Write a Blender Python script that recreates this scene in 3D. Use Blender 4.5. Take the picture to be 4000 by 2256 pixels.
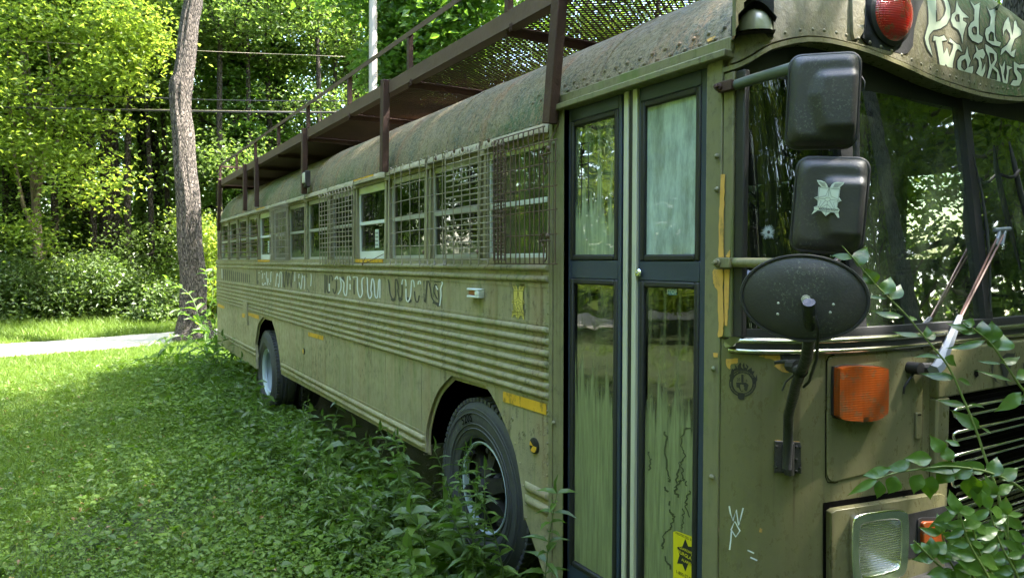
import bpy, bmesh, math, random
import numpy as np
from mathutils import Vector, Matrix
from mathutils.bvhtree import BVHTree
from mathutils.geometry import delaunay_2d_cdt

for o in list(bpy.data.objects): bpy.data.objects.remove(o)
SC = bpy.context.scene
COL = SC.collection
R_ = math.radians

# ------------------------------------------------------------ camera
YAW, PITCH, FPX = R_(30.95), math.atan(110/2790), 2790.0
CAM = Vector((0, -1.9, 1.8))
FWD = Vector((-math.cos(YAW)*math.cos(PITCH), math.sin(YAW)*math.cos(PITCH), -math.sin(PITCH)))
RGT = Vector((math.sin(YAW), math.cos(YAW), 0))
UPV = RGT.cross(FWD)
cd = bpy.data.cameras.new('camera'); cam = bpy.data.objects.new('camera', cd); COL.objects.link(cam)
cd.sensor_width = 36; cd.lens = FPX/4000*36; cd.clip_start = .05; cd.clip_end = 500
m3 = Matrix((RGT, UPV, -FWD)).transposed()
cam.matrix_world = Matrix.Translation(CAM) @ m3.to_4x4()
SC.camera = cam

# ------------------------------------------------------------ sky, sun, exposure
SUN_EL, SUN_AZ = R_(56), R_(34)           # azimuth from +Y towards +X
w = bpy.data.worlds.new('World'); SC.world = w; w.use_nodes = True
nt = w.node_tree; bg = nt.nodes['Background']
sky = nt.nodes.new('ShaderNodeTexSky'); sky.sky_type = 'NISHITA'; sky.sun_disc = False
sky.sun_elevation = SUN_EL; sky.sun_rotation = SUN_AZ; sky.air_density = 1.2; sky.dust_density = 2.0
nt.links.new(sky.outputs[0], bg.inputs[0]); bg.inputs[1].default_value = .15
sd = bpy.data.lights.new('sun', 'SUN'); sd.energy = 3.0; sd.angle = R_(.5); sd.color = (1, .95, .86)
sun = bpy.data.objects.new('sun', sd); COL.objects.link(sun)
sv = Vector((math.cos(SUN_EL)*math.sin(SUN_AZ), math.cos(SUN_EL)*math.cos(SUN_AZ), math.sin(SUN_EL)))
sun.rotation_euler = sv.to_track_quat('Z', 'Y').to_euler(); sun.location = sv*60
SC.view_settings.view_transform = 'Standard'; SC.view_settings.look = 'None'
SC.view_settings.exposure = 3.8; SC.view_settings.gamma = 1
cy = SC.cycles
cy.max_bounces = 7; cy.diffuse_bounces = 4; cy.glossy_bounces = 3; cy.transmission_bounces = 4
cy.transparent_max_bounces = 12; cy.sample_clamp_indirect = 4; cy.caustics_reflective = False; cy.caustics_refractive = False
cy.use_denoising = True

# ------------------------------------------------------------ measuring helpers (photo pixel -> ray -> real surface)
def ray(px, py):
    return (FWD + RGT*((px-2000)/FPX) - UPV*((py-1128)/FPX)).normalized()
def onY(px, py, y=0.0):
    d = ray(px, py); return CAM + d*((y-CAM.y)/d.y)
def onX(px, py, x):
    d = ray(px, py); return CAM + d*((x-CAM.x)/d.x)
def onZ(px, py, z=0.0):
    d = ray(px, py); return CAM + d*((z-CAM.z)/d.z)
def dep(px, py, Z):                       # point at depth Z along the viewing direction
    d = ray(px, py); return CAM + d*(Z/d.dot(FWD))

# ------------------------------------------------------------ naming helpers
def tag(o, label=None, cat=None, group=None, kind=None):
    if label: o['label'] = label
    if cat: o['category'] = cat
    if group: o['group'] = group
    if kind: o['kind'] = kind
    return o
def empty(name, loc):
    o = bpy.data.objects.new(name, None); COL.objects.link(o); o.location = loc; o.empty_display_size = .2
    return o
def wloc(o):
    p = Vector((0, 0, 0))
    while o is not None: p = p + Vector(o.location); o = o.parent
    return p

class MB:
    def __init__(s): s.v = []; s.f = []
    def add(s, vs, fs):
        b = len(s.v); s.v += [tuple(p) for p in vs]; s.f += [tuple(i+b for i in f) for f in fs]; return s
    def box(s, c, size, M=None):
        hx, hy, hz = size[0]/2, size[1]/2, size[2]/2
        vs = [Vector((x, y, z)) for z in (-hz, hz) for y in (-hy, hy) for x in (-hx, hx)]
        if M is not None: vs = [M @ p for p in vs]
        return s.add([p+Vector(c) for p in vs], [(0,2,3,1),(4,5,7,6),(0,1,5,4),(2,6,7,3),(0,4,6,2),(1,3,7,5)])
    def box2(s, a, b):
        return s.box([(a[i]+b[i])/2 for i in range(3)], [abs(b[i]-a[i]) for i in range(3)])
    def bar(s, a, b, w, h, up=(0,0,1)):
        a, b = Vector(a), Vector(b); d = (b-a).normalized(); sd = d.cross(Vector(up)).normalized(); u = sd.cross(d)
        vs = [p + sd*(i*w/2) + u*(j*h/2) for p in (a, b) for i, j in ((-1,-1),(1,-1),(1,1),(-1,1))]
        return s.add(vs, [(3,2,1,0),(4,5,6,7),(0,1,5,4),(1,2,6,5),(2,3,7,6),(3,0,4,7)])
    def tube(s, pts, r, n=8, cap=True):
        pts = [Vector(p) for p in pts]; rs = r if isinstance(r, (list, tuple)) else [r]*len(pts)
        b = len(s.v); u = None
        for i, p in enumerate(pts):
            d = (pts[min(i+1, len(pts)-1)] - pts[max(i-1, 0)]).normalized()
            if u is None: u = d.orthogonal().normalized()
            else:
                u = (u - d*u.dot(d)); u = u.normalized() if u.length > 1e-6 else d.orthogonal().normalized()
            w_ = d.cross(u)
            for k in range(n):
                a = 2*math.pi*k/n; q = p + (u*math.cos(a) + w_*math.sin(a))*rs[i]; s.v.append(tuple(q))
        for i in range(len(pts)-1):
            for k in range(n):
                k2 = (k+1) % n
                s.f.append((b+i*n+k, b+i*n+k2, b+(i+1)*n+k2, b+(i+1)*n+k))
        if cap:
            s.f.append(tuple(b+k for k in reversed(range(n)))); e = b+(len(pts)-1)*n
            s.f.append(tuple(e+k for k in range(n)))
        return s
    def grid(s, rows):
        b = len(s.v); n = len(rows[0])
        for r in rows: s.v += [tuple(p) for p in r]
        for i in range(len(rows)-1):
            for k in range(n-1): s.f.append((b+i*n+k, b+i*n+k+1, b+(i+1)*n+k+1, b+(i+1)*n+k))
        return s
    def lathe(s, c, axis, prof, n=48, ref=None):
        c, ax = Vector(c), Vector(axis).normalized(); u = (Vector(ref) if ref else ax.orthogonal()).normalized(); w_ = ax.cross(u); b = len(s.v)
        for (r, a) in prof:
            for k in range(n):
                t = 2*math.pi*k/n; s.v.append(tuple(c + ax*a + (u*math.cos(t)+w_*math.sin(t))*r))
        for i in range(len(prof)-1):
            for k in range(n):
                k2 = (k+1) % n; s.f.append((b+i*n+k, b+i*n+k2, b+(i+1)*n+k2, b+(i+1)*n+k))
        return s
    def dome(s, c, nrm, r, h=None, n=7):
        h = h or r*.55
        return s.lathe(c, nrm, [(r, 0), (r*.72, h*.7), (.0005, h)], n)
    def prism(s, loop, off):                # loop of 3D points, extruded by vector off
        n = len(loop); off = Vector(off); b = len(s.v)
        s.v += [tuple(p) for p in loop] + [tuple(Vector(p)+off) for p in loop]
        s.f += [tuple(range(b, b+n)), tuple(reversed(range(b+n, b+2*n)))]
        s.f += [(b+i, b+(i+1) % n, b+n+(i+1) % n, b+n+i) for i in range(n)]
        return s
    def build(s, name, mat, parent=None, smooth=35, bevel=None, **kw):
        me = bpy.data.meshes.new(name); off = wloc(parent) if parent is not None else Vector((0,0,0))
        me.from_pydata([(p[0]-off.x, p[1]-off.y, p[2]-off.z) for p in s.v], [], s.f)
        bm = bmesh.new(); bm.from_mesh(me); bmesh.ops.recalc_face_normals(bm, faces=bm.faces); bm.to_mesh(me); bm.free()
        o = bpy.data.objects.new(name, me); COL.objects.link(o)
        if mat is not None: me.materials.append(mat)
        if smooth:
            me.shade_smooth(); me.set_sharp_from_angle(angle=R_(smooth))
        else: me.shade_flat()
        if parent is not None: o.parent = parent
        if bevel:
            b = o.modifiers.new('bevel', 'BEVEL'); b.width = bevel; b.segments = 2; b.limit_method = 'ANGLE'; b.angle_limit = R_(40)
        tag(o, **kw)
        return o

def patch(loops, surf, off, thick=0.0, step=None, holes=(), mb=None):
    """a plate cut to the outline(s) and laid on a real surface; surf(px,py) -> (point, normal)"""
    mb = mb or MB()
    for loop in loops:
        V = []; E = []
        lps = [loop] + [h for h in holes if True]
        for lp in lps:
            b = len(V); pts = []
            for i in range(len(lp)):
                a, c = Vector(lp[i]), Vector(lp[(i+1) % len(lp)]); n = max(1, int((c-a).length/step)) if step else 1
                for k in range(n): pts.append(a.lerp(c, k/n))
            V += pts; E += [(b+i, b+(i+1) % len(pts)) for i in range(len(pts))]
        if step:
            xs = [p.x for p in V]; ys = [p.y for p in V]
            x = min(xs)+step/2
            while x < max(xs):
                y = min(ys)+step/2
                while y < max(ys): V.append(Vector((x, y))); y += step
                x += step
        vo, eo, fo, *_ = delaunay_2d_cdt(V, E, [], 1, 1e-4)
        def area_out(f):
            c = sum((vo[i] for i in f), Vector((0, 0)))/len(f)
            return (not inside(c, loop)) or any(inside(c, h) for h in holes)
        fo = [f for f in fo if not area_out(f)]
        used = sorted({i for f in fo for i in f}); mp = {j: k for k, j in enumerate(used)}
        top, bot = [], []
        for j in used:
            p, n = surf(vo[j].x, vo[j].y); top.append(p + n*(off+thick)); bot.append(p + n*off)
        F = [tuple(mp[i] for i in f) for f in fo]; n = len(used)
        if thick > 0:
            cnt = {}
            for f in F:
                for i in range(len(f)):
                    a, c = f[i], f[(i+1) % len(f)]; cnt[(a, c)] = 1
            side = [(a, c, c+n, a+n) for (a, c) in cnt if (c, a) not in cnt]
            mb.add(top+bot, F+side)
        else: mb.add(top, F)
    return mb
def inside(p, loop):
    c = False; n = len(loop); j = n-1
    for i in range(n):
        xi, yi = loop[i]; xj, yj = loop[j]
        if (yi > p[1]) != (yj > p[1]) and p[0] < (xj-xi)*(p[1]-yi)/(yj-yi)+xi: c = not c
        j = i
    return c
def stroke(pts, w):
    """outline of a brush stroke of width w (number or list) along pts"""
    pts = [Vector(p) for p in pts]; ws = w if isinstance(w, (list, tuple)) else [w]*len(pts); L, Rr = [], []
    for i, p in enumerate(pts):
        d = (pts[min(i+1, len(pts)-1)] - pts[max(i-1, 0)]).normalized(); n = Vector((-d.y, d.x))*ws[i]/2
        L.append(p+n); Rr.append(p-n)
    return L + Rr[::-1]
def stroke_quads(polys, w, surf, off, mb):
    for pts in polys:
        pts = [Vector(p) for p in pts]; L, Rr = [], []
        n_ = len(pts); closed = (pts[0]-pts[-1]).length < 1e-6
        for i, p in enumerate(pts):
            a = pts[i-1] if i else (pts[-2] if closed else pts[0]); c = pts[i+1] if i < n_-1 else (pts[1] if closed else pts[-1])
            d = (c-a); d = d.normalized() if d.length > 0 else Vector((1, 0)); n = Vector((-d.y, d.x))*w/2
            L.append(p+n); Rr.append(p-n)
        vs = []
        for q in L+Rr:
            P, N = surf(q.x, q.y); vs.append(P+N*off)
        mb.add(vs, [(i, i+1, n_+i+1, n_+i) for i in range(n_-1)])
    return mb
def smooth_poly(pts, k=3, closed=True):
    """Catmull-Rom through the points"""
    n = len(pts); out = []
    rng = range(n) if closed else range(n-1)
    for i in rng:
        g = (lambda j: pts[j % n]) if closed else (lambda j: pts[max(0, min(n-1, j))])
        p0, p1, p2, p3 = g(i-1), g(i), g(i+1), g(i+2)
        for s_ in range(k):
            t = s_/k
            out.append(tuple(.5*((2*p1[c]) + (-p0[c]+p2[c])*t + (2*p0[c]-5*p1[c]+4*p2[c]-p3[c])*t*t + (-p0[c]+3*p1[c]-3*p2[c]+p3[c])*t**3) for c in range(len(p1))))
    if not closed: out.append(tuple(pts[-1]))
    return out
def sideS(y=0.0):
    return lambda px, py: (onY(px, py, y), Vector((0, -1, 0)))
def bvhS(bvh, fall=None):
    def f(px, py):
        h = bvh.ray_cast(CAM, ray(px, py))
        if h[0] is None: return fall(px, py)
        n = h[1]
        if n.dot(ray(px, py)) > 0: n = -n
        return h[0], n
    return f
def text_mesh(txt, size=1.0, extr=0.0):
    cu = bpy.data.curves.new('t', 'FONT'); cu.body = txt; cu.size = size; cu.align_x = 'CENTER'; cu.align_y = 'CENTER'; cu.resolution_u = 2; cu.offset = .012*size
    o = bpy.data.objects.new('t', cu); COL.objects.link(o)
    dg = bpy.context.evaluated_depsgraph_get(); me = o.evaluated_get(dg).to_mesh()
    vs = [tuple(v.co) for v in me.vertices]; fs = [tuple(p.vertices) for p in me.polygons]
    bpy.data.objects.remove(o); bpy.data.curves.remove(cu)
    return vs, fs
def rrect(x0, y0, x1, y1, r, k=4):
    out = []
    for cx, cy, a0 in ((x1-r, y1-r, 0), (x0+r, y1-r, 90), (x0+r, y0+r, 180), (x1-r, y0+r, 270)):
        for i in range(k+1):
            a = R_(a0+90*i/k); out.append((cx+r*math.cos(a), cy+r*math.sin(a)))
    return out

# ------------------------------------------------------------ materials
def newmat(name):
    m = bpy.data.materials.new(name); m.use_nodes = True
    return m, m.node_tree, m.node_tree.nodes['Principled BSDF']
def ND(nt, t, **kw):
    n = nt.nodes.new(t)
    for k, v in kw.items():
        if k.startswith('i_'): n.inputs[int(k[2:]) if k[2:].isdigit() else k[2:]].default_value = v
        else: setattr(n, k, v)
    return n
def noise(nt, scale=(1,1,1), s=5, det=4, rough=.6, src='Object'):
    tc = ND(nt, 'ShaderNodeTexCoord'); mp = ND(nt, 'ShaderNodeMapping'); mp.inputs['Scale'].default_value = scale
    nt.links.new(tc.outputs[src], mp.inputs[0]); n = ND(nt, 'ShaderNodeTexNoise'); n.inputs['Scale'].default_value = s
    n.inputs['Detail'].default_value = det; n.inputs['Roughness'].default_value = rough
    nt.links.new(mp.outputs[0], n.inputs['Vector']); return n.outputs['Fac']
def ramp(nt, fac, a, b, ca=(0,0,0,1), cb=(1,1,1,1)):
    r = ND(nt, 'ShaderNodeValToRGB'); r.color_ramp.elements[0].position = a; r.color_ramp.elements[1].position = b
    r.color_ramp.elements[0].color = ca; r.color_ramp.elements[1].color = cb
    nt.links.new(fac, r.inputs[0]); return r.outputs[0]
def mixc(nt, fac, a, b):
    m = ND(nt, 'ShaderNodeMix', data_type='RGBA')
    for inp, v in ((m.inputs['Factor'], fac), (m.inputs['A'], a), (m.inputs['B'], b)):
        if hasattr(v, 'is_linked'): nt.links.new(v, inp)
        elif isinstance(v, (int, float)): inp.default_value = v
        else: inp.default_value = (*v[:3], 1)
    return m.outputs['Result']
def mathn(nt, op, a, b=0.0):
    m = ND(nt, 'ShaderNodeMath', operation=op)
    for inp, v in ((m.inputs[0], a), (m.inputs[1], b)):
        if hasattr(v, 'is_linked'): nt.links.new(v, inp)
        else: inp.default_value = v
    return m.outputs[0]
def bumpn(nt, h, strength, dist, bsdf):
    b = ND(nt, 'ShaderNodeBump'); b.inputs['Strength'].default_value = strength; b.inputs['Distance'].default_value = dist
    nt.links.new(h, b.inputs['Height']); nt.links.new(b.outputs[0], bsdf.inputs['Normal'])
def zheight(nt):
    g = ND(nt, 'ShaderNodeNewGeometry'); s = ND(nt, 'ShaderNodeSeparateXYZ'); nt.links.new(g.outputs['Position'], s.inputs[0]); return s.outputs[2]
def maprange(nt, v, a, b, c=0, d=1):
    m = ND(nt, 'ShaderNodeMapRange'); nt.links.new(v, m.inputs[0])
    for i, x in enumerate((a, b, c, d)): m.inputs[1+i].default_value = x
    return m.outputs[0]
def simple(name, col, rough=.6, metal=0, var=.15, s=8, bump=0, spec=.5, scale=(1,1,1), coat=0):
    m, nt, b = newmat(name); n = noise(nt, scale, s, 5)
    c = mixc(nt, n, tuple(x*(1-var) for x in col), tuple(min(1, x*(1+var)) for x in col))
    nt.links.new(c, b.inputs['Base Color']); b.inputs['Roughness'].default_value = rough; b.inputs['Metallic'].default_value = metal
    b.inputs['Specular IOR Level'].default_value = spec; b.inputs['Coat Weight'].default_value = coat
    if bump: bumpn(nt, noise(nt, scale, s*6, 3), bump, .01, b)
    return m
def paint(name, col, algae=.3, dark=.4, lichen=0.0, rust=0.0, rough=.5, bump=.15):
    """weathered olive drab paint: vertical algae streaks, grime specks, lichen, rust runs"""
    m, nt, b = newmat(name)
    big = noise(nt, (1,1,1), 1.3, 5, .65)
    c = mixc(nt, big, tuple(x*.84 for x in col), tuple(x*1.16 for x in col))
    st = noise(nt, (9, 9, .7), 1.6, 4, .6)
    if algae: c = mixc(nt, mathn(nt, 'MULTIPLY', ramp(nt, st, .53, .72), algae), c, (.10, .145, .03))
    sp = noise(nt, (1, 1, .6), 26, 5, .75); sp2 = noise(nt, (1, 1, 1), 1.9, 3, .6)
    spk = mathn(nt, 'MULTIPLY', ramp(nt, sp, .53, .62), ramp(nt, sp2, .40, .62))
    if dark: c = mixc(nt, mathn(nt, 'MULTIPLY', spk, dark), c, (.035, .036, .022))
    gr = noise(nt, (14, 14, .9), 2.2, 4, .65)
    c = mixc(nt, mathn(nt, 'MULTIPLY', ramp(nt, gr, .5, .7), .35), c, tuple(x*.55 for x in col))
    h = mathn(nt, 'MULTIPLY', spk, .5)
    run = noise(nt, (22, 22, .35), 1.5, 3, .55); run2 = noise(nt, (1.3, 1.3, .5), 2, 3, .6)
    c = mixc(nt, mathn(nt, 'MULTIPLY', mathn(nt, 'MULTIPLY', ramp(nt, run, .58, .66), ramp(nt, run2, .45, .58)), .6), c, (.055, .042, .022))
    c = mixc(nt, mathn(nt, 'MULTIPLY', ramp(nt, noise(nt, (1,1,1), .7, 3, .6), .52, .68), .28), c, tuple(min(1, x*1.45) for x in col))
    mud = mathn(nt, 'MULTIPLY', maprange(nt, zheight(nt), .95, .35), ramp(nt, noise(nt, (1, 1, 2.5), 6, 5, .7), .42, .66)); c = mixc(nt, mathn(nt, 'MULTIPLY', mud, .5), c, (.09, .08, .045))
    if rust:
        ru = noise(nt, (3.2, .6, .32), 1.9, 5, .6)
        c = mixc(nt, mathn(nt, 'MULTIPLY', ramp(nt, ru, .53, .66), rust), c, (.25, .135, .065))
    if lichen:
        l1 = noise(nt, (1, 1, .6), 48, 6, .7); l2 = noise(nt, (1.9, 1, .42), 1.9, 6, .7)
        lm = mathn(nt, 'MULTIPLY', ramp(nt, l1, .47, .54), ramp(nt, l2, .47, .60))
        c = mixc(nt, mathn(nt, 'MULTIPLY', lm, lichen), c, (.095, .105, .072))
        l3 = noise(nt, (1, 1, .55), 80, 4, .7)
        c = mixc(nt, mathn(nt, 'MULTIPLY', ramp(nt, l3, .55, .60), .85*lichen), c, (.028, .034, .020))
        g3 = noise(nt, (1, 1, 1), .9, 3, .5)
        c = mixc(nt, mathn(nt, 'MULTIPLY', mathn(nt, 'MULTIPLY', ramp(nt, g3, .53, .60), ramp(nt, l1, .42, .52)), .85), c, (.055, .105, .035))
        h = mathn(nt, 'ADD', h, mathn(nt, 'MULTIPLY', l1, 1.6))
    nt.links.new(c, b.inputs['Base Color']); b.inputs['Roughness'].default_value = rough
    r = ramp(nt, sp, .4, .65, (rough-.08,)*3+(1,), (min(1, rough+.25),)*3+(1,)); nt.links.new(r, b.inputs['Roughness'])
    h = mathn(nt, 'ADD', h, mathn(nt, 'MULTIPLY', noise(nt, (1,1,1), 55, 3), .25)); h = mathn(nt, 'ADD', h, mathn(nt, 'MULTIPLY', big, 1.2))
    bumpn(nt, h, bump, .012, b)
    return m
def leafmat(name, dark, light, trans, tw=.45, rough=.45, gloss=.5):
    m, nt, b = newmat(name); at = ND(nt, 'ShaderNodeAttribute', attribute_name='rnd')
    oi = ND(nt, 'ShaderNodeObjectInfo')
    f = mathn(nt, 'ADD', mathn(nt, 'MULTIPLY', at.outputs['Fac'], .85), mathn(nt, 'MULTIPLY', oi.outputs['Random'], .15))
    c = mixc(nt, f, dark, light); nt.links.new(c, b.inputs['Base Color'])
    b.inputs['Roughness'].default_value = rough; b.inputs['Specular IOR Level'].default_value = gloss
    t = ND(nt, 'ShaderNodeBsdfTranslucent'); ct = mixc(nt, f, tuple(x*.7 for x in trans), tuple(min(1, x*1.25) for x in trans)); nt.links.new(ct, t.inputs[0])
    mx = ND(nt, 'ShaderNodeMixShader'); mx.inputs[0].default_value = tw
    nt.links.new(b.outputs[0], mx.inputs[1]); nt.links.new(t.outputs[0], mx.inputs[2])
    nt.links.new(mx.outputs[0], nt.nodes['Material Output'].inputs[0])
    return m
def glass(name, tint, refl=1.0, dirt_haze=0.0, dcol=(.2,.25,.12), dscale=(20,20,1.2), lo=.45, hi=.65, zr=None, rough=.02, wav=0, dmin=0.0):
    """thin pane: tinted see-through + mirror reflection, with grime (windshield: painted green haze too) over part of it"""
    m, nt, b = newmat(name); nt.nodes.remove(b)
    tr = ND(nt, 'ShaderNodeBsdfTransparent'); tr.inputs[0].default_value = (*tint, 1)
    gl = ND(nt, 'ShaderNodeBsdfGlossy'); gl.inputs['Roughness'].default_value = rough
    fr = ND(nt, 'ShaderNodeFresnel'); fr.inputs[0].default_value = 1.5
    if wav:
        bp = ND(nt, 'ShaderNodeBump'); bp.inputs['Strength'].default_value = wav; bp.inputs['Distance'].default_value = .02
        nt.links.new(noise(nt, (1,1,1), 3.5, 2), bp.inputs['Height']); nt.links.new(bp.outputs[0], gl.inputs['Normal']); nt.links.new(bp.outputs[0], fr.inputs['Normal'])
    f = mathn(nt, 'MINIMUM', mathn(nt, 'MULTIPLY', fr.outputs[0], 2.2*refl), 1.0)
    mx = ND(nt, 'ShaderNodeMixShader'); nt.links.new(f, mx.inputs[0]); nt.links.new(tr.outputs[0], mx.inputs[1]); nt.links.new(gl.outputs[0], mx.inputs[2])
    out = mx.outputs[0]
    if dirt_haze:
        df = ND(nt, 'ShaderNodeBsdfPrincipled'); df.inputs['Roughness'].default_value = .45
        n1 = noise(nt, dscale, 1.5, 5, .65); n2 = noise(nt, tuple(v*1.1 for v in dscale), 2.3, 6, .75)
        nt.links.new(mixc(nt, ramp(nt, n2, .35, .65), tuple(x*.62 for x in dcol), tuple(x*1.3 for x in dcol)), df.inputs['Base Color'])
        fac = ramp(nt, n1, lo, hi)
        if zr:
            h = maprange(nt, zheight(nt), zr[0], zr[1]); h = mathn(nt, 'ADD', h, mathn(nt, 'MULTIPLY', mathn(nt, 'SUBTRACT', n1, .5), 1.6))
            h = ramp(nt, h, .35, .65); fac = mathn(nt, 'MAXIMUM', mathn(nt, 'MULTIPLY', fac, dmin), h)
        fac = mathn(nt, 'MULTIPLY', fac, dirt_haze)
        m2 = ND(nt, 'ShaderNodeMixShader'); nt.links.new(fac, m2.inputs[0]); nt.links.new(out, m2.inputs[1]); nt.links.new(df.outputs[0], m2.inputs[2]); out = m2.outputs[0]
    nt.links.new(out, nt.nodes['Material Output'].inputs[0]); return m

def grubby(name, col, dirtc, amt):
    m, nt, b = newmat(name); n1 = noise(nt, (1,1,.4), 34, 5, .75); n2 = noise(nt, (1,1,1), 9, 4, .6)
    c = mixc(nt, n2, tuple(x*.8 for x in col), tuple(min(1, x*1.15) for x in col))
    c = mixc(nt, mathn(nt, 'MULTIPLY', ramp(nt, n1, .52, .64), amt*1.6), c, dirtc); nt.links.new(c, b.inputs['Base Color']); b.inputs['Roughness'].default_value = .65
    return m
def fluted(name, col, metal, rough, st, grime=False):
    m, nt, b = newmat(name); tc = ND(nt, 'ShaderNodeTexCoord')
    wv = ND(nt, 'ShaderNodeTexWave', wave_type='BANDS', bands_direction='Z'); wv.inputs['Scale'].default_value = 38; nt.links.new(tc.outputs['Object'], wv.inputs[0])
    w2 = ND(nt, 'ShaderNodeTexWave', wave_type='BANDS', bands_direction='Y'); w2.inputs['Scale'].default_value = 60; nt.links.new(tc.outputs['Object'], w2.inputs[0])
    c = mixc(nt, noise(nt, (1,1,1), 12, 4), tuple(x*.7 for x in col), tuple(min(1, x*1.25) for x in col))
    if grime: c = mixc(nt, ramp(nt, noise(nt, (1,1,1), 28, 5, .75), .52, .66), c, (.13, .075, .035)); c = mixc(nt, ramp(nt, noise(nt, (1,1,1), 6, 3), .62, .8), c, tuple(x*.3 for x in col))
    nt.links.new(c, b.inputs['Base Color']); b.inputs['Metallic'].default_value = metal; b.inputs['Roughness'].default_value = rough; b.inputs['Coat Weight'].default_value = .5
    bumpn(nt, mathn(nt, 'ADD', wv.outputs['Fac'], w2.outputs['Fac']), st, .004, b); return m
def dusty(name):
    m, nt, b = newmat(name); c = mixc(nt, noise(nt, (1,1,1), 5, 4, .6), (.014, .014, .015), (.030, .029, .029))
    sp = mathn(nt, 'MULTIPLY', ramp(nt, noise(nt, (1,1,1), 150, 5, .75), .55, .63), ramp(nt, noise(nt, (1,1,1), 7, 3, .5), .47, .60))
    c = mixc(nt, mathn(nt, 'MULTIPLY', sp, .8), c, (.10, .11, .08)); c = mixc(nt, ramp(nt, noise(nt, (1,1,1), 6, 4), .48, .75), c, (.045, .038, .036))
    nt.links.new(c, b.inputs['Base Color']); b.inputs['Roughness'].default_value = .5; bumpn(nt, mathn(nt, 'ADD', sp, noise(nt, (1,1,1), 140, 2)), .2, .003, b); return m
OLIVE = (.165, .152, .085)
M = {
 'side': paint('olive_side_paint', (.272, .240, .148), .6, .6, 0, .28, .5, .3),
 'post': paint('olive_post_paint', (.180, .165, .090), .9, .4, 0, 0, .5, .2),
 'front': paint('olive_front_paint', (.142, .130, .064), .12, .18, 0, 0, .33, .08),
 'roof': paint('olive_roof_paint', (.215, .172, .100), .3, .3, .9, 1.0, .6, .8),
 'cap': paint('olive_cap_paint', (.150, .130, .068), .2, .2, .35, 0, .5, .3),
 'rust': simple('rusty_brown_steel', (.058, .026, .018), .75, 0, .45, 6, .4),
 'rustlight': simple('sun_faded_brown_steel', (.105, .058, .042), .7, 0, .3, 5, .3),
 'wire': simple('weathered_galvanised_wire', (.26, .225, .165), .5, .2, .4, 9),
 'wirerust': simple('rusty_wire', (.10, .06, .04), .7, .1, .4, 9),
 'navy': simple('navy_door_paint', (.026, .038, .066), .42, 0, .3, 4, .1),
 'rubber': simple('black_rubber', (.013, .013, .014), .55, 0, .3, 7, .15),
 'tyre': simple('tyre_rubber', (.050, .051, .058), .62, 0, .35, 5, .3),
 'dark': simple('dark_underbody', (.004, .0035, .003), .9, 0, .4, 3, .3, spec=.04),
 'cream': simple('cream_door_edge', (.46, .45, .36), .5, 0, .15, 3),
 'alu': simple('weathered_aluminium', (.42, .42, .38), .42, .4, .25, 7, .1),
 'white': simple('white_window_frame', (.62, .64, .62), .5, 0, .15, 6),
 'chrome': simple('chrome', (.72, .72, .70), .12, 1, .05, 4),
 'bronze': simple('tarnished_chrome', (.40, .40, .30), .22, 1, .3, 3),
 'rimblue': simple('pale_blue_rim_paint', (.36, .42, .48), .45, 0, .15, 5),
 'hub': simple('grimy_hub_iron', (.016, .015, .014), .6, .2, .4, 5, .3),
 'amber': fluted('amber_lens', (.27, .048, .004), 0, .3, .22, True),
 'red': fluted('red_lens', (.42, .006, .006), 0, .2, .4, True),
 'yellow': grubby('yellow_tape', (.66, .36, .02), (.12, .09, .02), .5),
 'peel': grubby('old_yellow_paint', (.62, .34, .08), (.13, .11, .05), .35),
 'gold': simple('gold_sticker', (.62, .50, .12), .5, 0, .1, 8),
 'paleink': simple('pale_sticker_vinyl', (.55, .60, .54), .5, 0, .1, 8),
 'greyink': simple('grey_ink', (.20, .22, .21), .6, 0, .1, 8),
 'ink': simple('black_ink', (.018, .018, .015), .6, 0, .2, 8),
 'brownink': simple('brown_ink', (.10, .085, .02), .6, 0, .2, 8),
 'letter': simple('pale_green_letter_paint', (.44, .49, .34), .5, 0, .12, 9),
 'whitepaint': simple('white_drip_paint', (.66, .68, .72), .5, 0, .1, 12),
 'greypaint': simple('dark_grey_drip_paint', (.045, .043, .038), .6, 0, .3, 12),
 'plastic': dusty('sun_bleached_black_plastic'),
 'boardgreen': paint('green_board_behind_window', (.30, .35, .15), .8, .2, 0, 0, .6, .1),
 'lens': fluted('clear_headlamp_glass', (.62, .64, .56), .9, .12, .45),
 'yellowsign': simple('yellow_sticker', (.60, .50, .01), .5, 0, .1, 8),
 'inside': simple('dim_interior_trim', (.06, .07, .06), .7, 0, .3, 3),
 'seat': simple('dark_seat_vinyl', (.03, .035, .035), .5, 0, .3, 4),
 'wood': simple('grey_weathered_pole_wood', (.42, .38, .34), .8, 0, .2, 5, .5, scale=(6,6,.5)),
 'silverarm': simple('silver_wiper_arm', (.24, .26, .29), .4, .3, .2, 8),
 'copper': simple('brown_wiper_rod', (.13, .07, .055), .5, .2, .3, 10),
}
M['boardpane'] = glass('dusty_window_glass', (.85, .88, .8), .25, .35, (.16, .20, .09), (8, 8, 1), .4, .7)
M['win'] = glass('window_glass', (.16, .18, .16), .9, .55, (.12, .16, .06), (6, 6, 1.2), .5, .75, zr=(1.98, 1.84), wav=.35, dmin=.25)
M['glassL'] = glass('door_glass_upper_left', (.45, .5, .45), 2.0, .8, (.30, .36, .24), (18, 18, 1.4), .42, .66, zr=(2.25, 1.80), dmin=.7, wav=.1)
M['glassR'] = glass('door_glass_upper_right', (.5, .6, .55), 1.5, .85, (.40, .49, .47), (6, 6, 1.5), .12, .55, wav=.1)
M['glassLow'] = glass('door_glass_lower', (.35, .4, .35), 1.3, .97, (.185, .205, .10), (22, 22, 1.3), .46, .62, zr=(1.50, 1.02), dmin=.45, wav=.1)
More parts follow.
